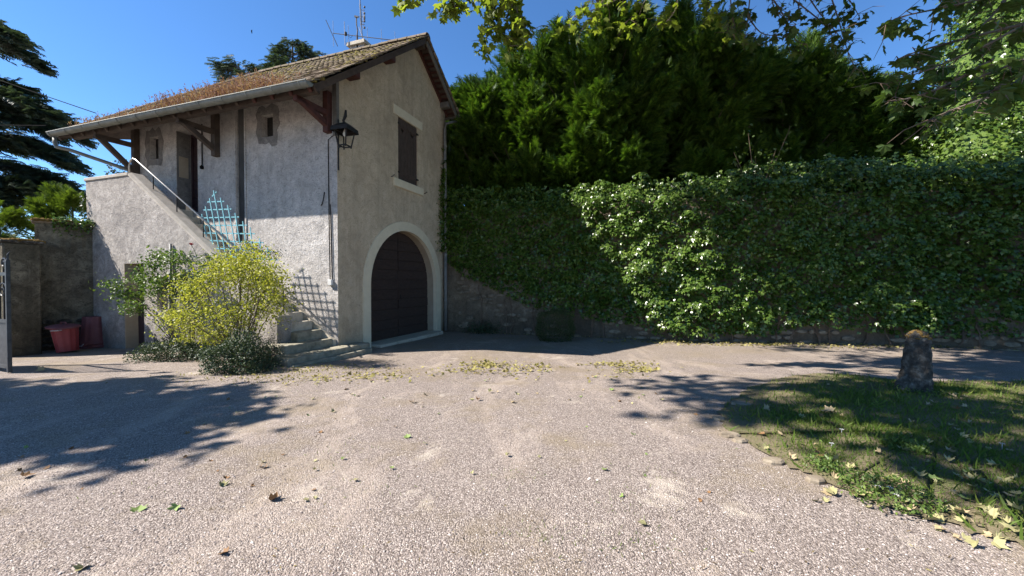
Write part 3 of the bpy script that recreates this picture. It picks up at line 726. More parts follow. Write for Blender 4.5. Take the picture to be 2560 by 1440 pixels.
# ------------------------------------------------------------------ outside staircase
OO, OI = 1.12, .76                                     # outer and inner face of the parapet
stair = thing('outside_staircase', H(3, -1, -.2), 'rendered outside staircase with low parapet climbing the front of the house', 'staircase')
LZ = 3.48; ris = .2095; trd = .3
steps = [(.09 + trd * k, .14 + ris * k) for k in range(17)]
TOPS, TOPZ = steps[-1]
for k, (s, z) in enumerate(steps):
    t0 = -1.36 if k == 0 else -OI - .02
    mb = MB(); mb.hbox(s, (.72 if k == 0 else s + trd + .02) if k < 16 else 5.4, t0, -.09, z - ris - .02, z); mb.build('step', M['concrete'] if k > 1 else M['concrete_dark'], stair, bevel=.012)
mb = MB(); mb.hbox(-.42, .5, -1.72, -.02, -.45, -.035); mb.hbox(-.42, -.03, -.02, .62, -.45, -.037); mb.build('step', M['concrete_dark'], stair, bevel=.025)
mb = MB(); mb.hbox(-.58, -.42, -1.7, .5, -.45, -.155); mb.build('step', M['concrete_dark'], stair, bevel=.02)
# stepped plinth along the house wall
mb = MB()
for k, (s, z) in enumerate(steps):
    mb.add([H(s - .02, -.088, z - .25), H(s + trd + .0, -.088, z - .25), H(s + trd, -.088, z + ris - .02), H(s - .02, -.088, z - .034), H(s - .02, .0, z - .25), H(s + trd, .0, z - .25), H(s + trd, .0, z + ris - .02), H(s - .02, .0, z - .034)],
           [(0, 1, 2, 3), (3, 2, 6, 7), (0, 3, 7, 4)])
mb.build('stair_skirting', M['concrete'], stair)
mb = MB(); mb.hbox(5.2, 7.42, -OI - .01, -.01, TOPZ - .2, TOPZ - .01); mb.build('landing', M['concrete'], stair)
# parapet wall with recessed door and small window
pL = fac(320, 430, OO); pT = 4.36; sA, zA = 5.62, 4.34; sB, zB = .60, .74
door = (5.08, 5.87, -.6, 1.99); win = (fac(420, 775, OO)[0], fac(393, 775, OO)[0], fac(405, 775, OO)[2], fac(405, 692, OO)[2])
mb = MB(); outer = [(sB, -.6), (7.3, -.6), (7.46, 4.28), (sA, zA - .06), (sB, zB - .06)]
panel(mb, outer, [(rect(door[0], door[1], -.55, door[3]), .34), (rect(*win), .3)], lambda a, z, d: H(a, d - OO, z), 0)
pw = mb.build('parapet_wall', M['stair'], stair)
mb = MB()                                              # inner face, left end, end pier face
mb.add([H(sB, -OI, -.5), H(7.46, -OI, -.5), H(7.46, -OI, 4.28), H(sA, -OI, zA - .06), H(sB, -OI, zB - .06)], [(0, 1, 2, 3, 4)])
mb.add([H(sB, -OO, -.6), H(sB, -OI, -.6), H(sB, -OI, zB - .06), H(sB, -OO, zB - .06)], [(0, 1, 2, 3)])
mb.add([H(7.3, -OO, -.6), H(7.46, -OO, 4.28), H(7.46, .0, 4.28), H(7.3, .0, -.6)], [(0, 1, 2, 3)])
mb.build('parapet_back', M['stair'], stair)
mb = MB(); c = [(-OO - .02, -.06), (-OO - .02, -.01), (-OO + .06, .03), (-OI - .06, .03), (-OI + .02, -.01), (-OI + .02, -.06)]
for s, z in ((sB - .03, zB - .02), (sA, zA), ):
    mb.v += [tuple(H(s, t, z + dz)) for t, dz in c]
n = len(c); mb.f += [(i, (i + 1) % n, n + (i + 1) % n, n + i) for i in range(n)] + [tuple(range(n)), tuple(range(2 * n - 1, n - 1, -1))]
mb.build('sloping_coping', M['coping'], stair)
mb = MB(); mb.hbox(sA + .004, 7.5, -OO - .025, -OI + .03, 4.27, 4.36); mb.build('landing_coping', M['coping'], stair, bevel=.015)
mb = MB(); mb.hbox(sA - .05, 6.2, -OI - .05, -.02, 4.0, 4.2); 
mb = MB(); mb.hbox(door[0], door[1], -OO + .3, -OO + .34, -.5, door[3]); cd_ = mb.build('cellar_door', M['maroon'], stair, label='dark maroon cellar door recessed under the stairs')
for k in range(4):
    w = (door[1] - door[0]) / 4; mb = MB(); mb.hbox(door[0] + k * w + .006, door[0] + (k + 1) * w - .006, -OO + .275, -OO + .3, -.4, door[3] - .01); mb.build('door_plank', M['maroon'], cd_, bevel=.005)
mb = MB(); mb.hbox(door[1] - .02, door[1] + .001, -OO + .002, -OO + .275, -.5, door[3] - .001); mb.build('door_jamb', M['reveal'], stair)
mb = MB(); mb.hbox(win[0], win[1], -OO + .26, -OO + .3, win[2], win[3]); mb.build('window_backing', M['reveal'], stair)
mb = MB(); q = fac(431, 610, OO); q2 = fac(431, 845, OO); mb.tube([H(q[0], -OO - .04, q[2]), H(q2[0], -OO - .04, -.2)], .03, 8); mb.build('drain_pipe', M['pipe'], stair, smooth=True)
mb = MB(); q = fac(388, 860, OO); mb.tube([H(q[0], -OO - .05, -.3), H(q[0], -OO - .05, .12), H(q[0], -OO, .18)], .03, 8); mb.build('vent_pipe', M['pipe'], stair, smooth=True)
# handrail
OR = .94
ra = fac(343, 404, OR); rb = fac(583, 615, OR)
sl_ = (ra[2] - rb[2]) / (ra[0] - rb[0])
def railz(s): return ra[2] + (s - ra[0]) * sl_
lo = .62
mb = MB(); top = [H(ra[0] + .32, -OR, ra[2] - .38), H(ra[0] + .33, -OR, ra[2] - .1), H(ra[0] + .28, -OR, ra[2] + .06), H(ra[0] + .17, -OR, ra[2] + .1), H(ra[0] + .05, -OR, ra[2] + .05)]
mb.tube(top + [H(ra[0], -OR, ra[2] + .015), H(lo, -OR, railz(lo) + .0)], .022, 8); mb.build('handrail', M['steel'], stair, smooth=True, label='bare steel handrail with a curled top end')
for k, pp in enumerate(((383, 445), (442, 510), (508, 552), (600, 640), (709, 745))):
    s = fac(pp[0], pp[1], OR)[0]; cz = zB + (s - sB) * (zA - zB) / (sA - sB)
    mb = MB(); mb.tube([H(s, -OR, cz - .05), H(s, -OR, railz(s))], .013, 6); mb.build('rail_post', M['iron'], stair)

# ------------------------------------------------------------------ trellis on the rail
OT = .90
def tz(x, y): return H(*fac(480 + x / 6, 460 + y / 6, OT))
trl = thing('trellis', tz(700, 1100), 'pale blue fan trellis tied to the stair rail', 'trellis')
for a, b in (((232, 270), (482, 260)), ((176, 390), (592, 376)), ((128, 510), (706, 494)), ((190, 622), (826, 618)), ((178, 735), (948, 747)), ((272, 848), (1072, 882)), ((370, 963), (1190, 1015)), ((475, 1083), (1290, 1140)), ((302, 187), (370, 115))):
    mb = MB(); mb.beam(tz(*a), tz(*b), .012, .026); mb.build('cross_slat', M['blue'], trl)
for a, b in (((155, 452), (228, 795)), ((210, 337), (322, 905)), ((272, 215), (422, 1020)), ((332, 98), (520, 1100)), ((435, 207), (600, 1120)), ((543, 318), (700, 1150)), ((655, 438), (770, 1150)), ((770, 560), (850, 1150)), ((880, 650), (940, 1150)), ((1022, 818), (1060, 1150)), ((1137, 950), (1165, 1150))):
    mb = MB(); off = -V * .014; mb.beam(tz(*a) + off, tz(*b) + off, .024, .012, up=V); mb.build('upright_slat', M['blue'], trl)

# ------------------------------------------------------------------ lantern, cables and box on the corner
lc = H(-.34, -.12, 0); lz = 4.72
lan = thing('wall_lantern', H(-.05, -.05, lz), 'broken black lantern on the house corner, its glass missing', 'lantern')
def sq(r, z): return [lc + Vector((sx * r, sy * r, z)) for sx, sy in ((-1, -1), (1, -1), (1, 1), (-1, 1))]
Rz = Matrix.Rotation(math.radians(-14), 3, 'Z')
def sqr(r, z): return [lc + Rz @ Vector((sx * r, sy * r, z)) for sx, sy in ((-1, -1), (1, -1), (1, 1), (-1, 1))]
mb = MB(); a, b = sqr(.16, lz + .38), sqr(.095, lz)
for k in range(4): mb.beam(a[k], b[k] + Vector((0, 0, -.04)), .028, .028)
for k in range(4): mb.beam(b[k], b[(k + 1) % 4], .024, .024); mb.beam(a[k], a[(k + 1) % 4], .03, .03)
mb.build('lantern_frame', M['iron'], lan)
mb = MB(); a, b, c = sqr(.225, lz + .32), sqr(.21, lz + .42), sqr(.09, lz + .52)
mb.v += [tuple(q) for q in a + b + c]; 
for i in (0, 4):
    for k in range(4): mb.f.append((i + k, i + (k + 1) % 4, i + 4 + (k + 1) % 4, i + 4 + k))
mb.f.append((8, 9, 10, 11)); mb.build('lantern_hood', M['iron'], lan)
mb = MB(); mb.tube([lc + Vector((0, 0, lz + .5)), lc + Vector((-.03, 0, lz + .6)), lc + Vector((.02, 0, lz + .7)), lc + Vector((.03, 0, lz + .84))], [.045, .03, .04, .022], 7); mb.build('lantern_finial', M['iron'], lan)
mb = MB(); mb.lathe(lc + Vector((0, 0, lz + .26)), [(.012, .14), (.02, .1), (.035, .06), (.042, .02), (.03, -.02), (.01, -.035)], 12); mb.build('light_bulb', M['white'], lan, smooth=True)
mb = MB(); e = H(-.02, .02, lz + .1); mb.tube([e + Vector((0, 0, .62)), e + Vector((0, 0, -.6))], .018, 6); mb.beam(e + Vector((0, 0, .3)), lc + Vector((0, 0, lz + .50)), .03, .03); mb.beam(e + Vector((0, 0, -.05)), lc + Vector((-.08, 0, lz - .01)), .025, .025); mb.build('wall_arm', M['iron'], lan)
mb = MB(); q = fac(822, 350); q2 = fac(829, 700); mb.tube([H(.05, -.02, 5.08), H(q[0], -.02, q[2]), H(q[0] - .01, -.02, 3.2), H(q2[0] + .02, -.025, q2[2])], .011, 6); mb.tube([H(q[0] - .05, -.02, 3.4), H(q2[0] - .04, -.02, q2[2])], .009, 6)
lc_ = thing('lamp_cable', H(.2, -.03, 1.6), 'thin black lamp cables running down the front corner to a switch box', 'cable')
mb.build('cable', M['cable'], lc_)
mb = MB(); mb.hbox(q2[0] - .06, q2[0] + .06, -.07, -.002, q2[2] - .13, q2[2] + .01); mb.build('switch_box', M['white'], lc_, bevel=.008)
mb = MB(); q = fac(812, 497); mb.tube([H(q[0], -.01, q[2] + .16), H(q[0] + .01, -.03, q[2]), H(q[0] + .05, -.03, q[2] - .12), H(q[0] + .1, -.015, q[2] - .16)], .012, 6); o = mb.build('wall_hook', M['iron'], None, smooth=True, label='bent iron hook on the front wall near the corner', cat='hook')

# ------------------------------------------------------------------ aerials
YA = H(1.9, TR + .5, 0).y
def an(x, y, dy=0): return at(800 + x / 10.286, y / 10.286, YA + dy)
a1 = thing('television_aerial', an(955, 1270), 'horizontal television aerial with upright rods on the ridge beside the chimney', 'aerial')
mb = MB(); mb.tube([an(960, 1330), an(955, 900)], .028, 8); mb.tube([an(955, 900), an(965, 780), an(940, 640), an(935, 430)], .02, 8); mb.build('mast', M['iron'], a1)
mb = MB(); mb.tube([an(335, 855), an(1940, 1040)], .013, 6); mb.build('boom', M['pipe'], a1)
for x, y0, y1 in ((340, 535, 1200), (635, 555, 1160), (730, 655, 1150), (1220, 700, 1210), (1580, 750, 1130), (1928, 812, 1045)):
    mb = MB(); mb.tube([an(x - 6, y0), an(x + 8, y1)], .009 if x != 635 else .014, 5); mb.build('aerial_rod', M['alu'], a1)
mb = MB(); mb.lathe(an(660, 870), [(.03, -.06), (.045, -.05), (.045, .05), (.03, .06)], 10); mb.build('junction_box', M['iron'], a1)
mb = MB(); mb.tube([an(740, 930), an(785, 975), an(840, 920)], .006, 5); mb.build('loop_wire', M['cable'], a1)
a2 = thing('mast_aerial', an(1190, 1240), 'tall leaning aerial mast with stacked elements above the roof ridge', 'aerial')
mb = MB(); mb.tube([an(1195, 1260), an(1090, 960), an(1060, 640), an(1040, 250), an(1020, -160)], .016, 6); mb.build('mast', M['pipe'], a2)
mb = MB(); mb.tube([an(1000, 690), an(1050, 850), an(1095, 960)], .011, 6); mb.build('stay', M['alu'], a2)
for x0, y0, x1, y1 in ((1025, 310, 1045, 660), (1070, 280, 1075, 640), (1110, 240, 1105, 760), (1008, 100, 1035, 330), (1048, 100, 1052, 260)):
    mb = MB(); mb.tube([an(x0, y0), an(x1, y1)], .009, 5); mb.build('aerial_rod', M['alu'], a2)
for y in (255, 430, 545, 625):
    mb = MB(); mb.tube([an(1030 if y != 430 else 900, y), an(1150, y + 4)], .010, 5); mb.build('cross_arm', M['pipe'], a2)
for y in (180, 340, 450, 545, 710):
    mb = MB(); mb.lathe(an(1145, y), [(.02, -.035 if y != 450 else -.09), (.03, -.02), (.03, .02), (.015, .035 if y != 450 else .09)], 8); mb.build('insulator', M['iron'], a2)
mb = MB(); mb.beam(an(890, 420), an(985, 440), .05, .05); mb.build('clamp', M['pipe'], a2)
mb = MB(); mb.tube([an(455, 1190), an(150, 515)], .012, 6); mb.build('whip_aerial', M['iron'], None, label='single thin rod aerial slanting left from the chimney cap', cat='aerial')

# overhead wires on the left
for (p0, p1, sag, lab) in (((-900, -150, 20), (240, 283, 10.6), .25, 'dark overhead wire dropping to the left end of the roof'), ((-700, 285, 18), (116, 314, 10.4), .12, 'lower, nearly level overhead wire meeting the gutter end')):
    A0, B0 = at(*p0), at(*p1); mb = MB(); mb.tube([A0.lerp(B0, k / 14) + Vector((0, 0, -4 * sag * (k / 14) * (1 - k / 14))) for k in range(15)], .012, 5); mb.build('overhead_wire', M['cable'], None, label=lab, cat='wire')
# a bird high over the roof
bp = at(629, 78, 32); mb = MB()
mb.tube([bp + Vector((.03, 0, -.20)), bp + Vector((.015, 0, -.1)), bp, bp + Vector((-.005, 0, .07)), bp + Vector((-.01, 0, .11))], [.01, .035, .045, .035, .008], 8)
mb.add([bp + Vector((.02, 0, .05)), bp + Vector((.16, -.1, .09)), bp + Vector((.03, 0, -.05)), bp + Vector((.02, -.01, .06)), bp + Vector((-.10, .1, .08)), bp + Vector((0, 0, -.05)),], [(0, 1, 2), (3, 4, 5)])
mb.build('bird', M['cable'], None, smooth=True, label='tiny dark bird gliding high above the roof', cat='bird')

# ------------------------------------------------------------------ yard wall, pier, gate on the left
YW1 = H(7.15, -OO + .12, 0); YW0 = gr(92, 878); YW0 = Vector((YW0.x, YW0.y, 0)); 
yw = thing('yard_wall', (YW0.x, YW0.y, -.2), 'tall stained yard wall in shade behind the red bins', 'wall')
dwn = (YW1 - YW0).normalized(); nrm = Vector((dwn.y, -dwn.x, 0)); back = -nrm * .45
_y0, _y1 = at(95, 556, YW0.y).z, at(235, 566, YW1.y).z
def YH(k): return _y0 + (_y1 - _y0) * k
mb = MB(); m = 14; ring = []
for i in range(m + 1):
    k = i / m; P = YW0.lerp(YW1, k)
    for z in (-.5, .4, 1.2, 2.0, YH(k)):
        q = P + nrm * random.uniform(-.012, .012); mb.v.append((q.x, q.y, z))
    q = P + back; mb.v.append((q.x, q.y, YH(k))); mb.v.append((q.x, q.y, -.5))
for i in range(m):
    for k in range(6): a = i * 7 + k; mb.f.append((a, a + 7, a + 8, a + 1))
mb.f.append(tuple(range(7))); mb.f.append(tuple(m * 7 + k for k in range(7)))
mb.build('wall_body', M['oldwall'], yw)
mb = MB(); P0 = YW0 - dwn * .06 + nrm * .05; P1 = YW0.lerp(YW1, .98) + nrm * .05
c = [P0, P1, P1 + back * 1.25, P0 + back * 1.25]
mb.hexa([Vector((q.x, q.y, YH(0 if i in (0, 3) else 1) - .0)) for i, q in enumerate(c)] + [Vector((q.x, q.y, YH(0 if i in (0, 3) else 1) + .06)) for i, q in enumerate(c)]); mb.build('coping', M['stone'], yw, bevel=.02)
P = []; S = []
for _ in range(700):
    k = random.random() ** 1.8 * .55; q = YW0.lerp(YW1, k) + back * random.uniform(-.1, 1.1); P.append((q.x, q.y, YH(k) + .075)); r = random.uniform(.03, .075); S.append((r, r, r * .6))
v_, f_ = blobs(np.array(P), np.array(S)); np_obj('wall_moss', v_, f_, M['brownmoss'], yw, kind='stuff')
# rough stones at the foot of the yard wall
for r_ in range(5):
    x = .05
    while x < 1.35 - .1 * r_:
        L = random.uniform(.2, .42); q = YW0 + dwn * (x + L / 2); mb = MB(); stone_mesh(mb, Vector((q.x, q.y, -.2 + .15 * r_ + .07)) , dwn, L * .9, .135, random.uniform(.03, .07)); mb.build('stone', M['oldstone'], yw); x += L
n = 1500; k = np.clip(rng.beta(2, 1.3, n), .28, 1); pp = np.array([YW0.lerp(YW1, a)[:] for a in k]); pp[:, 2] = _y0 + (_y1 - _y0) * k + rng.normal(.05, .07, n) - np.abs(rng.normal(0, .12, n)) * (rng.random(n) < .4)
pp += np.array(nrm)[None] * rng.uniform(-.35, .14, n)[:, None]
v_, f_ = scatter(*IVY, pp, rnd(n, .6) + np.array(nrm) * .6 - np.array([0, 0, .4]), rnd(n, .5) + np.array(nrm) * .6 + np.array([0, 0, 1]), rng.uniform(.035, .07, n))
np_obj('wall_top_ivy', v_, f_, M['ivy'], None, label='small ivy creeping along the top of the yard wall', cat='ivy')
n = 420; zz_ = rng.uniform(-.1, 3.9, n); pp = np.array(H(7.36, -OO - .04, 0)[:])[None] + np.array(U)[None] * (rng.normal(0, .05, n) + .025 * zz_)[:, None] + np.array([0, 0, 1])[None] * zz_[:, None] - np.array(V)[None] * rng.uniform(0, .07, n)[:, None]
v_, f_ = scatter(*IVY, pp, rnd(n, .5) - np.array([0, 0, .6]), rnd(n, .4) - np.array(V), rng.uniform(.03, .06, n))
np_obj('corner_creeper', v_, f_, M['coto'], None, label='thin dry creeper climbing the corner of yard wall and stairs', cat='creeper')
# gate pier in front of the wall end
gp = gr(40, 912); gpY = YW0.y - .6; pc = at(28, 912, gpY)
pr = thing('gate_pier', (pc.x, pc.y, -.2), 'low stone gate pier with a mossy cap left of the yard wall', 'pier')
def rbox(mb, c, w, d, z0, z1, ang=-.3):
    R = Matrix.Rotation(ang, 3, 'Z'); q = [Vector(c) + R @ Vector((sx * w / 2, sy * d / 2, 0)) for sx, sy in ((-1, -1), (1, -1), (1, 1), (-1, 1))]
    mb.hexa([Vector((p.x, p.y, z0)) for p in q] + [Vector((p.x, p.y, z1)) for p in q])
pz = at(30, 602, gpY).z; pcc = Vector((at(100, 700, gpY).x - .90, pc.y + .14, 0))
mb = MB(); rbox(mb, pcc, 1.1, .6, -.5, pz - .06); mb.build('pier_shaft', M['oldwall'], pr, bevel=.03)
mb = MB(); rbox(mb, pcc, 1.2, .7, pz - .06, pz); mb.build('pier_cap', M['oldstone'], pr, bevel=.02)
P = []; S = []
for _ in range(260): P.append((pcc.x + random.uniform(-.5, .52), pcc.y + random.uniform(-.28, .28), pz + .01)); r = random.uniform(.03, .08); S.append((r, r, r * .7))
v_, f_ = blobs(np.array(P), np.array(S)); np_obj('cap_moss', v_, f_, M['brownmoss'], pr, kind='stuff')
# open iron gate leaf, edge of it in view
gb = gr(24, 934); gt = thing('iron_gate', gb, 'open grey wrought iron gate leaf at the far left edge', 'gate')
gd_ = Vector((-.93, .36, 0)).normalized(); zb = gb.z
mb = MB(); e0 = gb + Vector((0, 0, .02)); ztop = at(24, 650, gb.y).z
mb.beam(e0, Vector((gb.x, gb.y, ztop)), .055, .055, up=gd_); mb.build('gate_stile', M['gateiron'], gt, bevel=.006)
mb = MB(); far = gb + gd_ * 1.9; mb.beam(far + Vector((0, 0, .02)), Vector((far.x, far.y, ztop + .5)), .075, .075, up=gd_); mb.build('gate_stile', M['gateiron'], gt)
for z in (zb + .12, zb + .95, ztop - .25):
    mb = MB(); mb.beam(Vector((gb.x, gb.y, z)), Vector((far.x, far.y, z)), .04, .06); mb.build('gate_rail', M['gateiron'], gt)
for k in range(1, 12):
    q = gb + gd_ * (.16 * k); mb = MB(); mb.tube([Vector((q.x, q.y, zb + .95)), Vector((q.x, q.y, ztop - .2 + .05 * k))], .012, 6); mb.build('gate_bar', M['iron'], gt)
mb = MB(); a = gb + gd_ * .01; mb.hexa([Vector((a.x, a.y, zb + .14)), Vector((far.x, far.y, zb + .14)), Vector((far.x, far.y + .02, zb + .14)), Vector((a.x, a.y + .02, zb + .14)), Vector((a.x, a.y, zb + .93)), Vector((far.x, far.y, zb + .93)), Vector((far.x, far.y + .02, zb + .93)), Vector((a.x, a.y + .02, zb + .93))]); mb.build('kick_plate', M['gateiron'], gt)
for cz, r0 in ((ztop - .05, .10), (ztop - .55, .16)):
    mb = MB(); c = gb + gd_ * (.05 + r0); mb.tube([Vector((c.x, c.y, cz)) + gd_ * (-(r0 * (1 - k / 26)) * math.cos(k * .45)) + Vector((0, 0, r0 * (1 - k / 26) * math.sin(k * .45))) for k in range(22)], .012, 5); mb.build('gate_scroll', M['gateiron'], gt)
mb = MB(); mb.tube([Vector((gb.x, gb.y, ztop)), Vector((gb.x + .01, gb.y, ztop + .1)), Vector((gb.x + .05, gb.y, ztop + .16))], [.02, .015, .004], 6); mb.build('gate_spike', M['gateiron'], gt)

# ------------------------------------------------------------------ bins
def ribbed(mb, c, r0, r1, h, R, n=48, z0=0):
    prof = [(r0, z0), (r0 * 1.0, z0 + .01), (r0 + (r1 - r0) * .5, z0 + h * .5), (r1, z0 + h)]
    base = len(mb.v)
    for r, z in prof:
        for k in range(n):
            A = 2 * math.pi * k / n; rr = r * (1 + .018 * (1 if k % 4 < 2 else -1)); mb.v.append(tuple(c + R @ Vector((rr * math.cos(A), rr * math.sin(A), z))))
    for i in range(3):
        for k in range(n): a = base + i * n + k; b = base + i * n + (k + 1) % n; mb.f.append((a, b, b + n, a + n))
    mb.f.append(tuple(base + k for k in range(n))); mb.f.append(tuple(base + 3 * n + k for k in range(n)))
b1 = gr(170, 880); Rt = Matrix.Rotation(math.radians(-7), 3, 'Y') 
bin1 = thing('dustbin', b1, 'bright red ribbed dustbin with its lid resting askew on top', 'bin', 'red bins by the yard wall')
mb = MB(); ribbed(mb, b1 + Vector((0, 0, .02)), .19, .24, .58, Rt); mb.build('bin_body', M['bin'], bin1)
Rl = Matrix.Rotation(math.radians(4), 3, 'Y') @ Matrix.Rotation(math.radians(4), 3, 'X'); lidc = b1 + Vector((-.08, -.02, .65))
mb = MB(); mb.lathe(lidc, [(.285, -.03), (.30, -.02), (.30, .0), (.27, .02), (.15, .045), (.05, .055)], 36, Rl); ld = mb.build('bin_lid', M['binold'], bin1, smooth=False)
mb = MB(); mb.tube([lidc + Vector((-.08, 0, .05)), lidc + Vector((-.05, 0, .1)), lidc + Vector((.05, 0, .1)), lidc + Vector((.08, 0, .05))], .018, 6); mb.build('lid_handle', M['binold'], ld)
mb = MB(); h0 = b1 + Vector((.04, -.25, .57)); mb.tube([h0 + Vector((-.1, 0, 0)), h0 + Vector((-.1, -.06, 0)), h0 + Vector((.1, -.06, .01)), h0 + Vector((.1, 0, .01))], .014, 6); mb.build('bin_handle', M['alu'], bin1)
b2 = gr(238, 872); b2 = at(238, 870, b2.y + .3); b2.z = gz(b2.x, b2.y)
bin2 = thing('dustbin', b2, 'faded red dustbin turned upside down beside the stair wall', 'bin', 'red bins by the yard wall')
mb = MB(); ribbed(mb, b2 + Vector((0, 0, .2)), .28, .23, .64, Matrix.Identity(3)); mb.build('bin_body', M['binold'], bin2)
mb = MB(); mb.lathe(b2, [(.30, .0), (.32, .03), (.32, .06), (.29, .08), (.305, .12), (.29, .2)], 36); mb.build('bin_rim', M['binold'], bin2)
for dx in (-.08, .2):
    mb = MB(); h0 = b2 + Vector((dx, -.31, .08)); mb.tube([h0 + Vector((-.1, .03, .06)), h0 + Vector((-.1, -.04, 0)), h0 + Vector((.1, -.04, 0)), h0 + Vector((.1, .03, .06))], .014, 6); mb.build('bin_handle', M['binold'] if dx > 0 else M['alu'], bin2)

# ------------------------------------------------------------------ stone bollard
bb = gr(2318, 990)
mb = MB(); n = 20; prof = [(-.1, .165, .16), (.0, .16, .155), (.12, .155, .15), (.25, .15, .145), (.4, .142, .14), (.55, .132, .13), (.66, .122, .12), (.72, .108, .11), (.78, .118, .115), (.85, .108, .105), (.88, .06, .06)]
for z, rx, ry in prof:
    for k in range(n):
        A = 2 * math.pi * k / n; ca, sa = math.cos(A), math.sin(A); q = max(abs(ca), abs(sa)) ** .45
        j = 1 + random.uniform(-.035, .035); foot = .17 * max(0, 1 - max(z, 0) / .3) * max(0, -ca) ** 2 if z < .3 else 0
        lean = .02 * z
        mb.v.append((bb.x + (ca / q * rx * j) - foot + lean, bb.y + sa / q * ry * j + .15, bb.z + z + random.uniform(-.012, .012)))
for i in range(len(prof) - 1):
    for k in range(n): a = i * n + k; b = i * n + (k + 1) % n; mb.f.append((a, b, b + n, a + n))
mb.f.append(tuple((len(prof) - 1) * n + k for k in range(n)))
bo = mb.build('stone_bollard', M['oldstone'], None, smooth=False, label='worn dark stone bollard standing on the lawn by the drive', cat='bollard')
sub = bo.modifiers.new('sub', 'SUBSURF'); sub.levels = 1; sub.render_levels = 2
tx = bpy.data.textures.new('stone_relief', 'CLOUDS'); tx.noise_scale = .07; tx.noise_depth = 3
dm = bo.modifiers.new('wear', 'DISPLACE'); dm.texture = tx; dm.strength = .05; dm.mid_level = .5
P = []; S = []
for _ in range(160):
    A = random.uniform(0, 6.28); r = .11 * math.sqrt(random.random()); zt = .88 - (r / .11) ** 3 * .1; P.append((bb.x + .02 + r * math.cos(A), bb.y + .15 + r * math.sin(A), bb.z + zt)); r = random.uniform(.012, .035); S.append((r, r, r * .6))
v_, f_ = blobs(np.array(P), np.array(S)); np_obj('bollard_moss', v_, f_, M['brownmoss'], bo, kind='stuff')

# edging stones along the lawn
ES = []
for k, (x, y, w, d) in enumerate(((1850, 1012, .34, .18), (1796, 1050, .18, .14), (1826, 1092, .3, .13), (1850, 1106, .2, .1), (1935, 1158, .26, .12), (2040, 1205, .2, .1), (1960, 962, .3, .12), (2070, 990, .22, .12))):
    q = gr(x, y); mb = MB(); n = 7; a0 = random.uniform(0, 1)
    for z, s in ((-.03, 1), (.015, 1), (.032, .8)):
        for i in range(n):
            A = 2 * math.pi * (i + a0) / n; mb.v.append((q.x + math.cos(A) * w * .38 * s * random.uniform(.8, 1.1), q.y + math.sin(A) * d * .5 * s, q.z + .012 + z * .8))
    for r in range(2):
        for i in range(n): mb.f.append((r * n + i, r * n + (i + 1) % n, (r + 1) * n + (i + 1) % n, (r + 1) * n + i))
    mb.f.append(tuple(2 * n + i for i in range(n)))
    es_ = mb.build('edging_stone', M['stone'], None, label='flat grey edging stone sunk at the lawn edge', cat='stone', group='stones edging the lawn'); ES.append((x, es_))

# ------------------------------------------------------------------ pebbles, grass, moss
def in_lawn(P): return inside(P[0], P[1], lps)
n = 30000; yy = 1.7 + 4.3 * rng.random(n) ** 1.5; xx = rng.uniform(-1.4, 1.4, n) * (yy + .3)
keep = np.array([not inside(a, b, lps) for a, b in zip(xx, yy)]); xx, yy = xx[keep], yy[keep]; n = len(xx)
zz_ = gzn(yy) + .012 * np.sin(xx * 1.3 + .7 * yy) * np.cos(yy * .9 - .4 * xx)
OCT = np.array([(1, 0, 0), (0, 1, 0), (-1, 0, 0), (0, -1, 0), (0, 0, .75), (0, 0, -.5)], float); OF = np.array([(0, 1, 4), (1, 2, 4), (2, 3, 4), (3, 0, 4)])
sz = rng.uniform(.003, .0068, n) * (1 + (rng.random(n) < .03) * .9); W = OCT[None] * (1 + rng.normal(0, .22, (n, 6, 1))); A = rng.uniform(0, 6.28, n); ca, sa = np.cos(A)[:, None], np.sin(A)[:, None]
W = np.stack([W[..., 0] * ca - W[..., 1] * sa * .75, W[..., 0] * sa + W[..., 1] * ca * .75, W[..., 2]], -1) * sz[:, None, None] + np.stack([xx, yy, zz_ + .002], 1)[:, None]
np_obj('loose_pebbles', W.reshape(-1, 3), (OF[None] + (np.arange(n) * 6)[:, None, None]).reshape(-1, 3), M['pebble'], kind='stuff', label='loose grey and pink pebbles over the gravel yard', cat='gravel')

BLADE = ([(-.07, 0, 0), (.07, 0, 0), (.05, .55, .05), (-.05, .55, .05), (0, 1, .22)], [(0, 1, 2), (0, 2, 3), (3, 2, 4)])
pts = []
while len(pts) < 46000:
    y = random.uniform(2.0, 7.2); x = random.uniform(1.6, min(13, 1.45 * y + 1))
    if inside(x, y, lps):
        d = .5 + .5 * math.sin(x * 2.3 + math.sin(y * 3)) * math.sin(y * 2.7 + x * .8)
        e_ = min((x - q.x) ** 2 + (y - q.y) ** 2 for q in lps[::2]) ** .5
        if random.random() < (.22 + .78 * d * d) * (.12 + .88 * sm(.05, .75, e_)): pts.append((x, y, gz(x, y) + .045 if False else 0))
pts = np.array(pts); n = len(pts)
# height of the domed lawn: interpolate with a ray cast on the lawn mesh
lawn_o = bpy.data.objects['lawn']; bpy.context.view_layer.update()
from mathutils.bvhtree import BVHTree
bt = BVHTree.FromPolygons([tuple(v.co) for v in lawn_o.data.vertices], [tuple(p.vertices) for p in lawn_o.data.polygons])
def lz_at(x, y):
    h = bt.ray_cast(Vector((x, y, 3)), Vector((0, 0, -1))); return h[0].z if h[0] else gz(x, y) + .02
pts[:, 2] = [lz_at(a, b) for a, b in pts[:, :2]]
hts = rng.uniform(.02, .055, n) * (1 + 1.3 * (rng.random(n) < .05))
v_, f_ = scatter(*BLADE, pts - [0, 0, .004], np.stack([rng.normal(0, .55, n), rng.normal(0, .55, n), np.ones(n)], 1), rnd(n) * [1, 1, .1], hts)
np_obj('grass', v_, f_, M['grass'], kind='stuff', label='short patchy grass blades on the lawn', cat='grass')
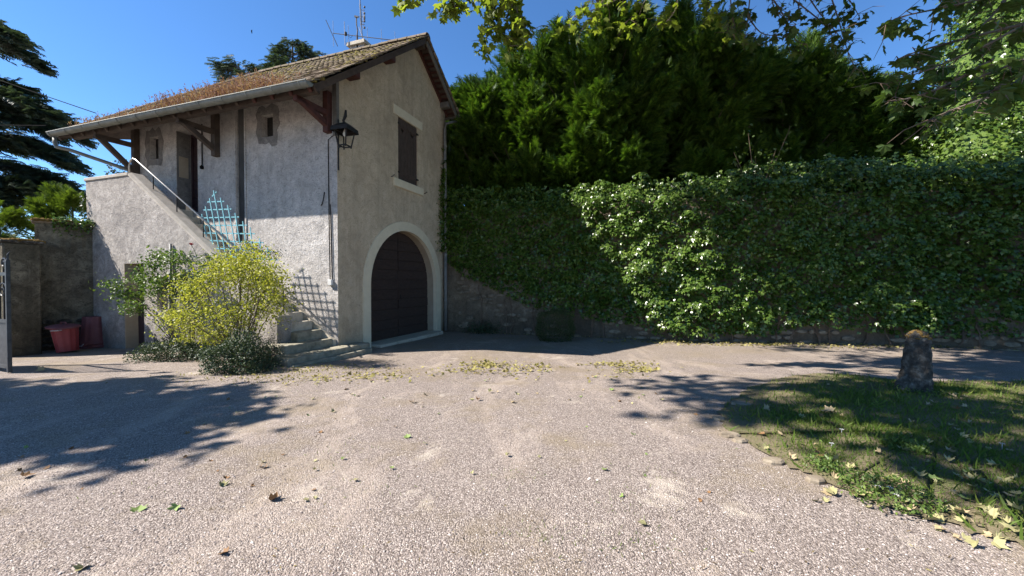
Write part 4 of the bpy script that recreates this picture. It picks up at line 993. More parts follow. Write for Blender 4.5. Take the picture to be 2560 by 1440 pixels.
# taller clover and weed clumps on the lawn
for k, (x, y, r, nn, lab) in enumerate(((2260, 1130, .16, 420, 'dark leafy weed clump in the middle of the lawn'), (2215, 1250, .28, 520, 'spreading clover clump among yellow leaves at the lawn edge'), (2060, 1180, .14, 220, 'small weed tuft at the tip of the lawn'), (2290, 985, .3, 420, 'green weeds round the foot of the bollard'))):
    q = gr(x, y); nn = int(nn * 1.6); A = rng.uniform(0, 6.28, nn); rr = r * np.sqrt(rng.random(nn)); pp = np.stack([q.x + rr * np.cos(A), q.y + rr * np.sin(A), q.z + .04 + np.abs(rng.normal(.03, .05, nn)) * (1 - .5 * rr / r)], 1)
    v_, f_ = scatter(*OVAL, pp, rnd(nn, .8) + [0, 0, .4], rnd(nn, .4) + [0, 0, 1], rng.uniform(.014, .034, nn)); np_obj('weed_clump', v_, f_, M['rose'], None, label=lab, kind='stuff')
# low weeds where walls meet the yard
pp = []
for _ in range(900):
    x = random.uniform(-1.5, 13); y = wall_y(x) - abs(random.gauss(0, .12)); pp.append((x, y, gz(x, y) + random.uniform(0, .05)))
for _ in range(900):
    g = H(random.uniform(-.9, .2), -random.uniform(1.2, 2.9), 0); g.x += random.gauss(.6, .8); g.y -= abs(random.gauss(0, .3)); pp.append((g.x, g.y, gz(g.x, g.y) + random.uniform(0, .02)))
pp = np.array(pp); n = len(pp); v_, f_ = scatter(*OVAL, pp, rnd(n, .7) + [0, 0, .2], rnd(n, .5) + [0, 0, 1], rng.uniform(.02, .05, n)); np_obj('edge_litter', v_, f_, M['dry'], kind='stuff', label='dry leaf litter along the foot of the walls', cat='leaf litter')
DZ = []
for k, (x, y) in enumerate(((2104, 1094), (2079, 1131), (2224, 1243), (2505, 1134), (2195, 1240), (2240, 1262))):
    q = gr(x, y); q.z = lz_at(q.x, q.y) + .05; mb = MB(); mb.tube([q + Vector((0, 0, -.06)), q], .002, 4)
    for i in range(10): A = i * .628; mb.add([q + Vector((.004 * math.cos(A), .004 * math.sin(A), 0)), q + Vector((.02 * math.cos(A - .2), .02 * math.sin(A - .2), .004)), q + Vector((.02 * math.cos(A + .2), .02 * math.sin(A + .2), .004))], [(0, 1, 2)])
    dz_ = mb.build('daisy', M['daisy'], None, label='small white daisy in the lawn grass', cat='flower', group='daisies on the lawn'); DZ.append((x, dz_))

# ------------------------------------------------------------------ fallen leaves
def fall_mesh(seed):
    random.seed(seed); T, F = PLANE; mb = MB(); cu = random.uniform(.15, .6); tw = random.uniform(-.4, .4)
    out = []
    cu *= 1.5
    for x, y, z in T:
        x += random.uniform(-.06, .06); y += random.uniform(-.05, .05)
        out.append(((x), (y - .45), .06 + abs(x) * cu * .9 + abs(x) * abs(x) * cu * .6 + max(0, y - .45) ** 2 * cu + tw * x * y * .6 + random.uniform(0, .08)))
    mb.v = out + [(.02, -.85, .1), (-.02, -.85, .1)]; mb.f = [tuple(f) for f in F] + [(0, 12, 13)]
    return mb
fms = {}
for ci, m in enumerate(FALL):
    for sd in range(3):
        o = fall_mesh(ci * 7 + sd).build('fallen_leaf', m); fms[(ci, sd)] = o.data; bpy.data.objects.remove(o)
random.seed(99)
CN = ['pale yellow', 'green', 'curled brown', 'buff']
ORD = {}
def ordinal(k):
    w = 'first second third fourth fifth sixth seventh eighth ninth tenth eleventh twelfth thirteenth fourteenth fifteenth sixteenth seventeenth eighteenth nineteenth twentieth'.split()
    if k < 20: return w[k]
    t, u = divmod(k + 1, 10); return {2: 'twent', 3: 'thirt', 4: 'fort', 5: 'fift'}[t] + ('ieth' if u == 0 else 'y-' + w[u - 1])
def number(lst, tail):
    for k, (_, o) in enumerate(sorted(lst, key=lambda q: q[0])): o['label'] = (ordinal(k) + ' from the left, ' if len(lst) > 1 else '') + o['label']
def leaf(px, py, size, ci, where, grp):
    q = gr(px, py); 
    if in_lawn(q): q.z = lz_at(q.x, q.y) + .015
    else: q.z += .004
    o = bpy.data.objects.new('fallen_leaf', fms[(ci, random.randrange(3))])
    o.location = q; o.scale = (size * random.uniform(.75, 1.05), size, size * random.uniform(.5, 1.1)); o.rotation_euler = (random.gauss(0, .32), random.gauss(0, .32), random.uniform(0, 6.28))
    link(o, None, where.replace('COLOUR', CN[ci]), 'leaf', grp); ORD.setdefault(o['label'], []).append((px, o))
single = [(346, 1278, .085, 1, 'large flat green leaf lying on the left foreground gravel, left of its pair'), (438, 1276, .07, 1, 'flat green leaf on the left foreground gravel, right of its pair'),
          (690, 1252, .075, 2, 'curled brown and green leaf standing up on the gravel below the shade'), (556, 1215, .07, 0, 'pale leaf on the gravel just below the left tree shade'), (560, 1387, .05, 2, 'small brown leaf near the bottom left of the gravel'),
          (200, 1430, .06, 0, 'pale yellow leaf at the bottom edge on the left'), (70, 1192, .08, 2, 'long dead leaf inside the left tree shade'), (2150, 1245, .09, 0, 'bright yellow leaf at the tip of the lawn edge'), (2330, 1305, .10, 0, 'large folded yellow leaf hanging over the lawn edge'),
          (2070, 1040, .12, 3, 'pale leaf lying just left of the bollard foot'), (1605, 1312, .06, 0, 'lone small pale leaf on the right foreground gravel'), (1018, 1092, .06, 1, 'small green leaf on the middle gravel'), (100, 930, .12, 3, 'pale leaf on the ground by the gate post')]
for x, y, s, c, lab in single: leaf(x, y, s, c, lab, None)
for (x0, x1, y0, y1, nn, s0, s1, cols, lab, grp) in (
        (2040, 2560, 1165, 1300, 66, .06, .135, (0, 0, 3, 1, 0), 'COLOUR leaf among grass at the near lawn edge', 'leaves on the near lawn edge'),
        (2330, 2560, 1285, 1370, 18, .06, .11, (0, 0, 3), 'COLOUR leaf in the bottom right lawn corner', 'leaves on the near lawn edge'),
        (1880, 2560, 965, 1160, 48, .055, .12, (3, 0, 3, 2), 'COLOUR leaf on the shaded lawn', 'leaves on the shaded lawn'),
        (560, 1700, 925, 1010, 56, .05, .11, (0, 1, 2, 3, 0), 'COLOUR leaf on the gravel before the house', 'leaves on the far gravel'),
        (0, 1000, 1000, 1260, 34, .04, .08, (2, 2, 0, 1), 'COLOUR leaf on the left half of the gravel', 'leaves on the left gravel'),
        (1000, 1900, 1010, 1260, 22, .03, .07, (2, 0, 1), 'COLOUR leaf on the middle of the gravel', 'leaves on the middle gravel')):
    for _ in range(nn): leaf(random.uniform(x0, x1), random.uniform(y0, y1), random.uniform(s0, s1) * .62, random.choice(cols), lab, grp)
for lst in list(ORD.values()) + [DZ, ES]: number(lst, '')
def drift(spots, name, lab):
    pp = []
    for x, y, rx, ry, nn in spots:
        for _ in range(nn):
            q = gr(x + random.gauss(0, rx), y + random.gauss(0, ry)); q.z += random.uniform(.005, .05); pp.append(q[:])
    pp = np.array(pp); n = len(pp); v, f = scatter(*PLANE, pp, rnd(n, 1) * [1, 1, .25], rnd(n, .4) + [0, 0, 1], rng.uniform(.025, .07, n)); np_obj(name, v, f, M['dry'], None, kind='stuff', label=lab, cat='leaf litter')
drift([(1215, 913, 34, 4, 170), (1170, 926, 45, 5, 100), (1320, 920, 50, 5, 130), (1250, 935, 90, 10, 50)], 'leaf_drift', 'drift of yellow fallen leaves on the gravel, left of the two drifts')
drift([(1565, 914, 38, 4, 150), (1590, 926, 30, 4, 130), (1500, 913, 25, 3, 50), (1550, 935, 70, 9, 35)], 'leaf_drift', 'drift of yellow fallen leaves on the gravel, right of the two drifts')
drift([(1700, 856, 60, 2, 160), (1900, 862, 120, 2.5, 330), (2150, 868, 120, 3, 220), (1560, 856, 40, 2, 50), (960, 940, 60, 8, 110), (800, 950, 60, 7, 70)], 'leaf_litter', 'band of dry leaf litter along the base of the ivy wall and steps')

n = 2600; yy = 2 + 7 * rng.random(n) ** 1.2; xx = rng.uniform(-1.35, 1.2, n) * yy; sel = (np.sin(xx * 1.1 + 2 * np.sin(yy * .8)) * np.sin(yy * 1.4 + xx * .5) + rng.normal(0, .5, n)) > -.1; xx, yy = xx[sel], yy[sel]; n = len(xx)
pp = np.stack([xx, yy, gzn(yy) + .004 + rng.uniform(0, .01, n)], 1); BIT = ([(0, 0, 0), (-.12, .4, .05), (.12, .45, .08), (0, 1, 0)], [(0, 2, 1), (1, 2, 3)])
v_, f_ = scatter(*BIT, pp, rnd(n) * [1, 1, .15], rnd(n, .4) + [0, 0, 1], rng.uniform(.012, .035, n)); M['bits'] = leafmat('leaf_crumbs', (.05, .032, .018), (.14, .10, .045), (.26, .25, .09), .9, 0, .05, 1)
np_obj('leaf_crumbs', v_, f_, M['bits'], None, kind='stuff', label='tiny dry leaf crumbs and twigs over the gravel', cat='leaf litter')
# mossy weeds in the gravel
pp = []
for x, y, r, nn in ((1270, 1190, .10, 60), (1560, 1250, .12, 60), (1400, 1340, .06, 50), (1575, 1370, .07, 60), (1320, 1330, .05, 30), (900, 1225, .1, 40), (1600, 1330, .1, 50), (360, 1240, .15, 60), (840, 1130, .1, 40), (1630, 1180, .1, 50), (700, 965, .5, 240), (900, 950, .5, 240), (1100, 935, .4, 120)):
    q = gr(x, y)
    for _ in range(nn): pp.append((q.x + random.gauss(0, r * 1.6), q.y + random.gauss(0, r), 0))
pp = np.array(pp); pp[:, 2] = gzn(pp[:, 1]) + .002; n = len(pp); v_, f_ = scatter(*BLADE, pp, rnd(n, .9) + [0, 0, .8], rnd(n), rng.uniform(.012, .035, n)); np_obj('gravel_weeds', v_, f_, M['grass'], None, kind='stuff', label='sparse tiny weeds sprouting through the gravel', cat='weeds')

# ------------------------------------------------------------------ ivy on the retaining wall
def ivy_points(n, zoff=0):
    xs_ = rng.uniform(RW[0].x + .25, 13.9, n); out, nm = [], []
    for x in xs_:
        b, t = lin(ivb, x), max(lin(ivt, x), WTOP + .05)
        z = b + (t - b + .25) * random.random()
        if z < b + .5 and random.random() < .35: continue
        y = wall_y(x); lump = .15 + .16 * math.sin(x * 2.1 + 1.3 * math.sin(z * 1.9)) * math.sin(z * 2.6 + .8 * x) + .17 * math.sin(x * 4.7 + 1.5 * math.sin(z * 3.1)) * math.sin(z * 5.6 - x * 1.7)
        k = (z - b) / (t - b); lump = max(.03, lump + .14 * min(1, 3 * k) * sm(1, 5, x) + random.uniform(-.05, .09)); dy = -lump
        if z > t - .25: dy += random.uniform(0, 1.1)
        fade = .4 + .6 * sm(-1.2, 2.5, x)
        out.append((x, y + dy * (fade if dy < 0 else 1), z + random.gauss(0, .03))); nm.append(fade)
    return np.array(out)
P = ivy_points(34000); n = len(P)
dirv = np.stack([rng.normal(0, .5, n), rng.normal(-.35, .3, n), rng.normal(-.8, .35, n)], 1); nor = np.stack([rng.normal(-.45, .42, n), rng.normal(-.8, .35, n), rng.normal(.6, .42, n)], 1)
S_ = rng.uniform(.05, .11, n)
Cc = ivy_points(1250); Cc = Cc[Cc[:, 2] > np.array([lin(ivb, q) + .08 for q in Cc[:, 0]])]; cp, cd, cn2, cs_ = [], [], [], []
for c in Cc:                                            # overhanging tufts
    R0 = random.uniform(.13, .30) * (.55 + .45 * sm(-.8, 2.5, c[0])); m = int(34 * (R0 / .2) ** 1.3)
    A = unit(rnd(m)); A[:, 1] = -np.abs(A[:, 1]); A[:, 2] = np.where((A[:, 2] < -.35), -A[:, 2], A[:, 2])
    cp.append(np.array(c) + A * np.array([R0 * 1.15, R0, R0 * .85]) * rng.uniform(.82, 1.06, (m, 1)))
    cd.append(np.stack([A[:, 0] * .5 + rng.normal(0, .3, m), A[:, 1] * .5 + rng.normal(-.1, .25, m), -.75 + .3 * A[:, 2] + rng.normal(0, .25, m)], 1))
    cn2.append(A + rnd(m, .28) + np.array([-.25, -.15, .55])); cs_.append(rng.uniform(.06, .115, m))
P = np.concatenate([P] + cp); dirv = np.concatenate([dirv] + cd); nor = np.concatenate([nor] + cn2); S_ = np.concatenate([S_] + cs_); n = len(P)
v_, f_ = scatter(*IVY, P, dirv, nor, S_); ivo = thing('wall_ivy', (5, wall_y(5), -.1), 'dense glossy ivy covering the retaining wall right of the house', 'ivy')
np_obj('leaves', v_, f_, M['ivy'], ivo)
for k in range(26):
    x = random.uniform(-1.2, 13.4); y = wall_y(x) - .03; zt = lin(ivb, x) + random.uniform(.5, 1.6); pth = []; xx_ = x
    z = gz(x, y)
    while z < zt: pth.append((xx_, wall_y(xx_) - .04 - random.uniform(0, .05), z)); z += .2; xx_ += random.gauss(0, .06)
    if len(pth) > 2: mb = MB(); mb.tube(pth, [.022 * (1 - .7 * i / len(pth)) for i in range(len(pth))], 5); mb.build('stem', M['twig'], ivo)
# ivy on the downpipe
pp = []
for _ in range(1500):
    z = random.uniform(2.6, 5.6); w = .16 if z < 5 else .07; t = 4.9 + random.gauss(0, w); pp.append(H(-random.uniform(.0, .14), min(t, 5.25), z)[:])
pp = np.array(pp); n = len(pp); v_, f_ = scatter(*IVY, pp, rnd(n, .4) - [0, .2, .8], rnd(n, .35) - np.array(U), rng.uniform(.04, .085, n)); np_obj('pipe_ivy', v_, f_, M['ivy'], None, label='dark ivy column climbing the downpipe at the gable edge', cat='ivy')
# dead plants at the wall foot next to the pipe
pp = np.array([(random.gauss(-.95, .33), wall_y(-.9) - .2 + random.gauss(0, .12), -.25 + abs(random.gauss(0, .16))) for _ in range(700)]); n = len(pp); v_, f_ = scatter(*OVAL, pp, rnd(n, .7) + [0, 0, .3], rnd(n), rng.uniform(.04, .08, n)); np_obj('low_plant', v_, f_, M['coto'], None, kind='stuff', label='low dark plant at the wall foot beside the downpipe', cat='plant')

# ------------------------------------------------------------------ clipped shrub leaning on the wall
def bush(name, c, rx, ry, rz, n, tmpl, mat, sz, lab, cat, shell=.55, up=.3, stems=0, stemr=.012, noise_=.18, box=0, grp=None, seed=0):
    A = unit(rnd(n)); A[:, 2] = np.abs(A[:, 2]) if up > .9 else A[:, 2]
    if box: A = A / np.max(np.abs(A), axis=1, keepdims=True) ** box
    rr = 1 - (1 - shell) * rng.random(n) ** 1.6
    lump = 1 + noise_ * np.sin(A[:, 0] * 5 + seed) * np.sin(A[:, 1] * 4.2 + 1 + seed) + noise_ * .7 * np.sin(A[:, 2] * 7 + A[:, 0] * 3 + seed)
    P = A * (rr * lump)[:, None] * [rx, ry, rz] + np.array(c[:])
    P = P[P[:, 2] > gzn(P[:, 1]) - .01]; n = len(P); out = unit(P - np.array(c[:]))
    root = thing(name, (c[0], c[1], gz(c[0], c[1])), lab, cat, grp)
    v, f = scatter(*tmpl, P, out * .8 + rnd(n, .6) + [0, 0, .15], out + rnd(n, .6) + [0, -.1, .5], rng.uniform(sz * .6, sz * 1.25, n)); np_obj('foliage', v, f, mat, root)
    for k in range(stems):
        A_ = random.uniform(0, 6.28); r = random.uniform(.3, .85); e = Vector(c) + Vector((rx * r * math.cos(A_), ry * r * math.sin(A_), rz * random.uniform(.0, .85))); b = Vector((c[0] + rx * .18 * math.cos(A_), c[1] + ry * .18 * math.sin(A_), gz(c[0], c[1]) - .02))
        mdl = b.lerp(e, .5) + Vector((0, 0, .12 * rz)); mb = MB(); mb.tube([b, mdl, e], [stemr, stemr * .8, stemr * .3], 5); mb.build('stem', M['twig'], root)
    return root
q = gr(1392, 856); bush('clipped_shrub', (q.x, q.y + .35, q.z + .42), .56, .42, .52, 9000, OVAL, M['box'], .035, 'dark clipped box shrub against the ivy wall in the house shade', 'shrub', .8, noise_=.06, box=.45)

# ------------------------------------------------------------------ shrubs in front of the stairs
def canes(root, base, tips, r, mat, arch_=.25):
    P = []
    for t in tips:
        b = base + Vector((random.gauss(0, .07), random.gauss(0, .05), 0)); t = Vector(t); pts = []
        for k in range(9):
            u = k / 8; pts.append(b.lerp(t, u) + Vector((random.gauss(0, .012), random.gauss(0, .012), arch_ * math.sin(math.pi * u) * (t - b).length * .4)))
        mb = MB(); mb.tube(pts, [r * (1 - .75 * k / 8) for k in range(9)], 5); mb.build('stem', mat, root); P += pts[3:]
    return P
yb = gr(600, 915); yroot = thing('yellow_shrub', yb, 'yellow-leaved shrub in front of the outside stairs', 'shrub')
tips = []; YD = yb.y
for x, y in ((470, 720), (450, 790), (500, 700), (540, 670), (560, 650), (600, 640), (630, 632), (660, 660), (680, 680), (692, 725), (685, 765), (640, 700), (585, 690), (520, 760), (480, 830), (440, 775), (620, 760), (560, 780), (660, 740), (540, 830), (600, 660), (670, 700)):
    tips.append(at(x, y, YD + random.uniform(-.45, .5)))
cn = canes(yroot, yb, tips, .016, M['twig'], .12)
pp = []
for t in tips:
    for _ in range(370): pp.append((Vector(t) + Vector((random.gauss(0, .17), random.gauss(0, .17), random.gauss(-.09, .15))))[:])
for c in cn:
    for _ in range(16): pp.append((Vector(c) + Vector((random.gauss(0, .12), random.gauss(0, .12), random.gauss(0, .1))))[:])
pp = np.array(pp); pp = pp[pp[:, 2] > .22]; n = len(pp)
v_, f_ = scatter(*OVAL, pp, rnd(n, .8) + [0, 0, .2], rnd(n, .6) + [-.2, 0, .9], rng.uniform(.036, .068, n)); np_obj('foliage', v_, f_, M['yellow'], yroot)
rb_ = gr(470, 890); rroot = thing('rose_bush', rb_, 'tall straggly green rose bush beside the cellar door', 'shrub')
tips = [at(x, y, rb_.y + random.uniform(-.3, .4)) for x, y in ((285, 712), (310, 735), (340, 745), (330, 770), (365, 680), (385, 660), (400, 640), (430, 650), (460, 640), (490, 640), (515, 660), (455, 690), (420, 700), (495, 690), (540, 650), (380, 720), (350, 700), (480, 720), (440, 730))]
cn = canes(rroot, rb_, tips, .012, M['twig'], .2); pp = []
for t in tips:
    for _ in range(230): pp.append((Vector(t) + Vector((random.gauss(0, .13), random.gauss(0, .13), random.gauss(0, .09))))[:])
for c in cn[::2]:
    for _ in range(7): pp.append((Vector(c) + Vector((random.gauss(0, .08), random.gauss(0, .08), random.gauss(0, .06))))[:])
pp = np.array(pp); pp = pp[pp[:, 2] > .5]; n = len(pp); v_, f_ = scatter(*OVAL, pp, rnd(n, .8) - [0, 0, .2], rnd(n, .5) + [-.2, -.2, .9], rng.uniform(.04, .085, n)); np_obj('foliage', v_, f_, M['rose'], rroot)
fq = at(478, 611, rb_.y); mb = MB()
for ring, (nn, rr, hh) in enumerate(((5, .055, .02), (5, .04, .035), (4, .022, .045))):
    for k in range(nn):
        A = 2 * math.pi * (k + ring * .5) / nn; d = Vector((math.cos(A), math.sin(A), 0)); s = Vector((-math.sin(A), math.cos(A), 0))
        mb.add([fq + Vector((0, 0, -.02)), fq + d * rr * .7 + s * rr * .6 + Vector((0, 0, hh * .4)), fq + d * rr + Vector((0, 0, hh)), fq + d * rr * .7 - s * rr * .6 + Vector((0, 0, hh * .4))], [(0, 1, 2, 3)])
mb.build('rose_flower', M['petal'], rroot, label='single dark red rose at the top of the bush')
mb = MB(); mb.tube([fq + Vector((.1, .02, -.25)), fq + Vector((.05, .01, -.1)), fq + Vector((0, 0, -.02))], .006, 5); mb.build('stem', M['rose'], rroot)
# climbing stems tangled in the trellis foot
pp = []
for _ in range(900):
    x, y = random.choice(((860, 900), (800, 950), (1000, 980), (1100, 1040), (1230, 1060), (680, 1010), (920, 960))); pp.append((tz(x + random.gauss(0, 60), y + random.gauss(0, 35)) + V * random.uniform(-.1, .1))[:])
pp = np.array(pp); n = len(pp); v_, f_ = scatter(*OVAL, pp, rnd(n), rnd(n) + [0, 0, .6], rng.uniform(.02, .045, n)); np_obj('trellis_climber', v_, f_, M['coto'], None, label='sparse dark climber at the foot of the blue trellis', cat='climber')
for (x, y, rx, ry, rz, nn, lab) in ((400, 905, .82, .5, .42, 9000, 'low spreading dark green cotoneaster under the rose bush'), (560, 938, .56, .42, .60, 11000, 'rounded dark green cotoneaster under the yellow shrub')):
    q = gr(x, y); bush('cotoneaster', (q.x, q.y + ry * .8, q.z + rz * .25), rx, ry, rz * .8, nn, OVAL, M['coto'], .038, lab, 'shrub', .55, stems=14, stemr=.008, noise_=.22, seed=x)
q = gr(668, 918); pp = []
rt = thing('bare_shrub', (q.x, q.y, q.z), 'twiggy nearly bare shrub at the foot of the steps', 'shrub')
for k in range(30):
    e = at(random.uniform(640, 705), random.uniform(830, 905), q.y + random.uniform(-.2, .3)); mb = MB(); md = Vector(q).lerp(e, .5) + Vector((random.gauss(0, .06), random.gauss(0, .06), .06)); mb.tube([q + Vector((random.gauss(0, .1), random.gauss(0, .1), 0)), md, e], [.009, .006, .002], 4); mb.build('stem', M['twig'], rt); pp += [(e.lerp(md, random.random()) + Vector((random.gauss(0, .05), random.gauss(0, .05), random.gauss(0, .05))))[:] for _ in range(26)]
pp = np.array(pp); n = len(pp); v_, f_ = scatter(*OVAL, pp, rnd(n), rnd(n) + [0, 0, .6], rng.uniform(.02, .04, n)); np_obj('foliage', v_, f_, M['coto'], rt)

# ------------------------------------------------------------------ conifers on the terrace
def conifer(name, cx, cy, z0, top, rad, n, lab, mat, size=(.35, .6), prof=None, seed=0, tmpl=FROND, lean=(0, 0), core=True, grp=None):
    prof = prof or (lambda k: (1 - k) ** .55 * min(1, .72 + 1.2 * k))
    root = thing(name, (cx, cy, z0), lab, 'tree', grp)
    h = top - z0; Ps, Ds, Ns = [], [], []; npl = max(16, int(n / 175)); m_ = n // npl
    for j in range(npl):                                # every crown is a crowd of feathery plumes
        kk = max(-.04, (j + random.random()) / npl * .98 - .04) if j else .93
        A0 = random.uniform(math.pi * .95, math.pi * 2.05) if random.random() < .72 else random.uniform(0, math.pi)
        Rr = rad * prof(max(kk, 0.)); r1 = Rr * random.uniform(.78, 1.16); r0 = Rr * .25
        o_ = np.array([math.cos(A0), math.sin(A0), 0.]); ax = np.array([cx + lean[0] * kk, cy + lean[1] * kk, z0 + h * kk * .93])
        rise = random.uniform(.16, .5) * rad * (1 - .35 * kk) + .25
        B = ax + o_ * r0 - np.array([0, 0, rise * .25]); T_ = ax + o_ * r1 + np.array([0, 0, rise]); T_[2] = min(T_[2], top + .12 * random.random())
        uu = rng.random(m_) ** .75; wp = random.uniform(.18, .30) * rad + .14; wd = wp * np.sin(np.pi * np.clip(uu, 0, 1) ** .62 * .97 + .05) + .04
        ctr = B + (T_ - B) * uu[:, None] + np.array([0, 0, -.18 * rise])[None] * np.sin(np.pi * uu)[:, None]
        rad_ = unit(rnd(m_) + o_ * .5); pos = ctr + rad_ * (wd * rng.uniform(.35, 1.05, m_))[:, None]
        Ps.append(pos); Ds.append(unit(T_ - B) * 1.0 + rad_ * .75 + rnd(m_, .28) + np.array([0, 0, .12])); Ns.append(rad_ * .7 + np.array([0, 0, .8]) + rnd(m_, .4))
    P = np.concatenate(Ps); d = np.concatenate(Ds); nr = np.concatenate(Ns); n = len(P)
    v, f = scatter(*tmpl, P, d, nr, rng.uniform(size[0], size[1], n)); np_obj('crown', v, f, mat, root)
    if core:  # solid core added inside the crown to block light and sky
        mb = MB(); m = 22
        for j in range(11):
            kk = j / 10
            for i in range(m):
                a = 2 * math.pi * i / m; r = rad * prof(min(kk, .96)) * .50 * (1 + .12 * math.sin(a * 3 + seed + 4 * kk) + random.uniform(-.06, .06))
                mb.v.append((cx + lean[0] * kk + r * math.cos(a), cy + lean[1] * kk + r * math.sin(a), z0 - .3 + (h * .82) * kk))
        for j in range(10):
            for i in range(m): a = j * m + i; b = j * m + (i + 1) % m; mb.f.append((a, b, b + m, a + m))
        mb.f.append(tuple(10 * m + i for i in range(m))); mb.build('blocking_core', mat, root, smooth=True)
    mb = MB(); mb.tube([(cx, cy, z0 - .4), (cx + lean[0] * .4, cy + lean[1] * .4, z0 + h * .5), (cx + lean[0] * .9, cy + lean[1] * .9, z0 + h * .9)], [rad * .09, rad * .06, .02], 8); mb.build('trunk', M['bark'], root)
    for j in range(16):
        a = random.uniform(math.pi, 2 * math.pi); kk = random.uniform(.05, .6); r = rad * prof(kk) * .95; b = Vector((cx + lean[0] * kk, cy + lean[1] * kk, z0 + h * kk * .9)); e = Vector((b.x + r * math.cos(a), b.y + r * math.sin(a), b.z + r * .55))
        mb = MB(); mb.tube([b, b.lerp(e, .5) + Vector((0, 0, -.1)), e], [.05, .035, .01], 5); mb.build('limb', M['bark'], root)
    return root
def cpx(x0, x1, ytop, Y):                              # centre and radius of a crown that spans these columns
    a, b = at(x0, 500, Y), at(x1, 500, Y); return (a.x + b.x) / 2, (b.x - a.x) / 2, at((x0 + x1) / 2, ytop, Y).z
rnd_prof = lambda k: math.sqrt(max(0, 1 - (max(0, k - .25) / .75) ** 2)) * (.86 + .14 * min(1, k * 4))
cone_prof = lambda k: (1 - k ** 1.7) ** .8 * (.85 + .15 * min(1, k * 5))
for (x0, x1, yt, Y, n, sd, pf, lab) in (
        (1085, 1370, 262, 16.2, 7500, .4, rnd_prof, 'low dark conifer filling the corner between gable and ivy wall'),
        (1165, 1470, 158, 16.0, 11000, 1.0, rnd_prof, 'sunlit rounded conifer rising behind the right edge of the gable'),
        (1290, 1700, 84, 15.7, 14500, 2.3, rnd_prof, 'tall dark conifer above the middle of the ivy wall, second tall one from the house'),
        (1560, 1900, 66, 15.2, 12500, 4.1, rnd_prof, 'tall conifer under the plane branches, third tall one from the house'),
        (1830, 2090, 140, 14.6, 10000, 5.2, rnd_prof, 'feathery conifer of middle height, fourth tall one from the house'),
        (2000, 2230, 225, 14.0, 8000, 6.6, rnd_prof, 'lower conifer on the right slope of the conifer row'),
        (2150, 2350, 300, 13.4, 5600, 8.1, rnd_prof, 'smallest conifer at the right end of the conifer row')):
    cx, r, top = cpx(x0, x1, yt, Y)
    conifer('conifer', cx, Y, WTOP - .1, top, r, n, lab, M['conifer'], (.36, .72), pf, sd, grp='conifers behind the ivy wall')
# small leafy sapling before the conifers
q = at(1900, 380, 11.4); sp = thing('sapling', (q.x, 11.4, WTOP), 'pale-leaved sapling on the wall top before the dark conifers', 'tree'); pp = []
for k in range(9):
    e = at(random.uniform(1830, 1985), random.uniform(290, 430), 11.2 + random.uniform(-.2, .3)); mb = MB(); b = Vector((q.x, 11.5, WTOP - .2)); mb.tube([b, b.lerp(e, .5), e], [.025, .015, .005], 5); mb.build('branch', M['twig'], sp); pp += [(b.lerp(e, random.uniform(.5, 1.05)) + Vector((random.gauss(0, .14), random.gauss(0, .14), random.gauss(0, .14))))[:] for _ in range(34)]
pp = np.array(pp); n = len(pp); v_, f_ = scatter(*OVAL, pp, rnd(n) - [0, 0, .5], rnd(n) + [0, -.4, .7], rng.uniform(.07, .13, n)); np_obj('crown', v_, f_, M['planeshade'], sp)

# ivy-clad tree at the right
def leafy_mass(name, lumps, n, tmpl, mat, sz, lab, trunk):
    root = thing(name, trunk[0], lab, 'tree'); parts = []
    W = np.array([l[3] * l[3] for l in lumps]); W = W / W.sum()
    for (x, y, z, r, sq_), w in zip(lumps, W):
        m = int(n * w); A = unit(rnd(m)); rr = 1 - .35 * rng.random(m) ** 2; lump = 1 + .14 * np.sin(A[:, 0] * 6 + x) * np.sin(A[:, 2] * 5 + y)
        P = A * (rr * lump * r)[:, None] * [1, 1, sq_] + [x, y, z]
        parts.append(scatter(*tmpl, P, A * .5 + rnd(m, .5) - [0, 0, .6], A + rnd(m, .45) + [0, 0, .4], rng.uniform(sz * .65, sz * 1.25, m)))
    v, f = join(parts); np_obj('crown', v, f, mat, root)
    mb = MB(); mb.tube(trunk, [.35, .28, .1], 9); mb.build('trunk', M['bark'], root)
    for (x, y, z, r, sq_) in lumps:
        t = Vector(trunk[1]); e = Vector((x, y, z)); mb = MB(); mb.tube([Vector(trunk[0]).lerp(t, .6), t.lerp(e, .5), e], [.12, .08, .02], 6); mb.build('limb', M['bark'], root)
        core = MB(); core.lathe((x, y, z), [(.05, -r * .75 * sq_), (r * .5, -r * .5 * sq_), (r * .72, 0), (r * .5, r * .5 * sq_), (.05, r * .75 * sq_)], 14); core.build('blocking_core', mat, root)  # solid core added in each lump so no light passes
    return root
L_ = []
for x, y, Y, r in ((2440, 400, 11.3, 1.5), (2540, 330, 11.2, 1.7), (2420, 300, 11.6, 1.2), (2480, 190, 11.6, 1.6), (2560, 90, 11.8, 1.9), (2620, 220, 11.5, 2.0), (2560, -60, 12, 1.7), (2640, -120, 12, 2.2), (2720, 60, 12, 2.2), (2390, 380, 11.6, .9), (2520, 60, 11.8, 1.1), (2680, 400, 11, 2.0)):
    q = at(x, y, Y); L_.append((q.x, q.y, q.z, r, 1.0))
q = at(2600, 420, 12); leafy_mass('ivy_clad_tree', L_, 58000, IVY, M['ivy'], .095, 'tall tree wholly clad in small-leaved ivy at the right edge', [(q.x, q.y, WTOP - .4), (q.x, q.y, 7.5), (q.x + .3, q.y, 12)])

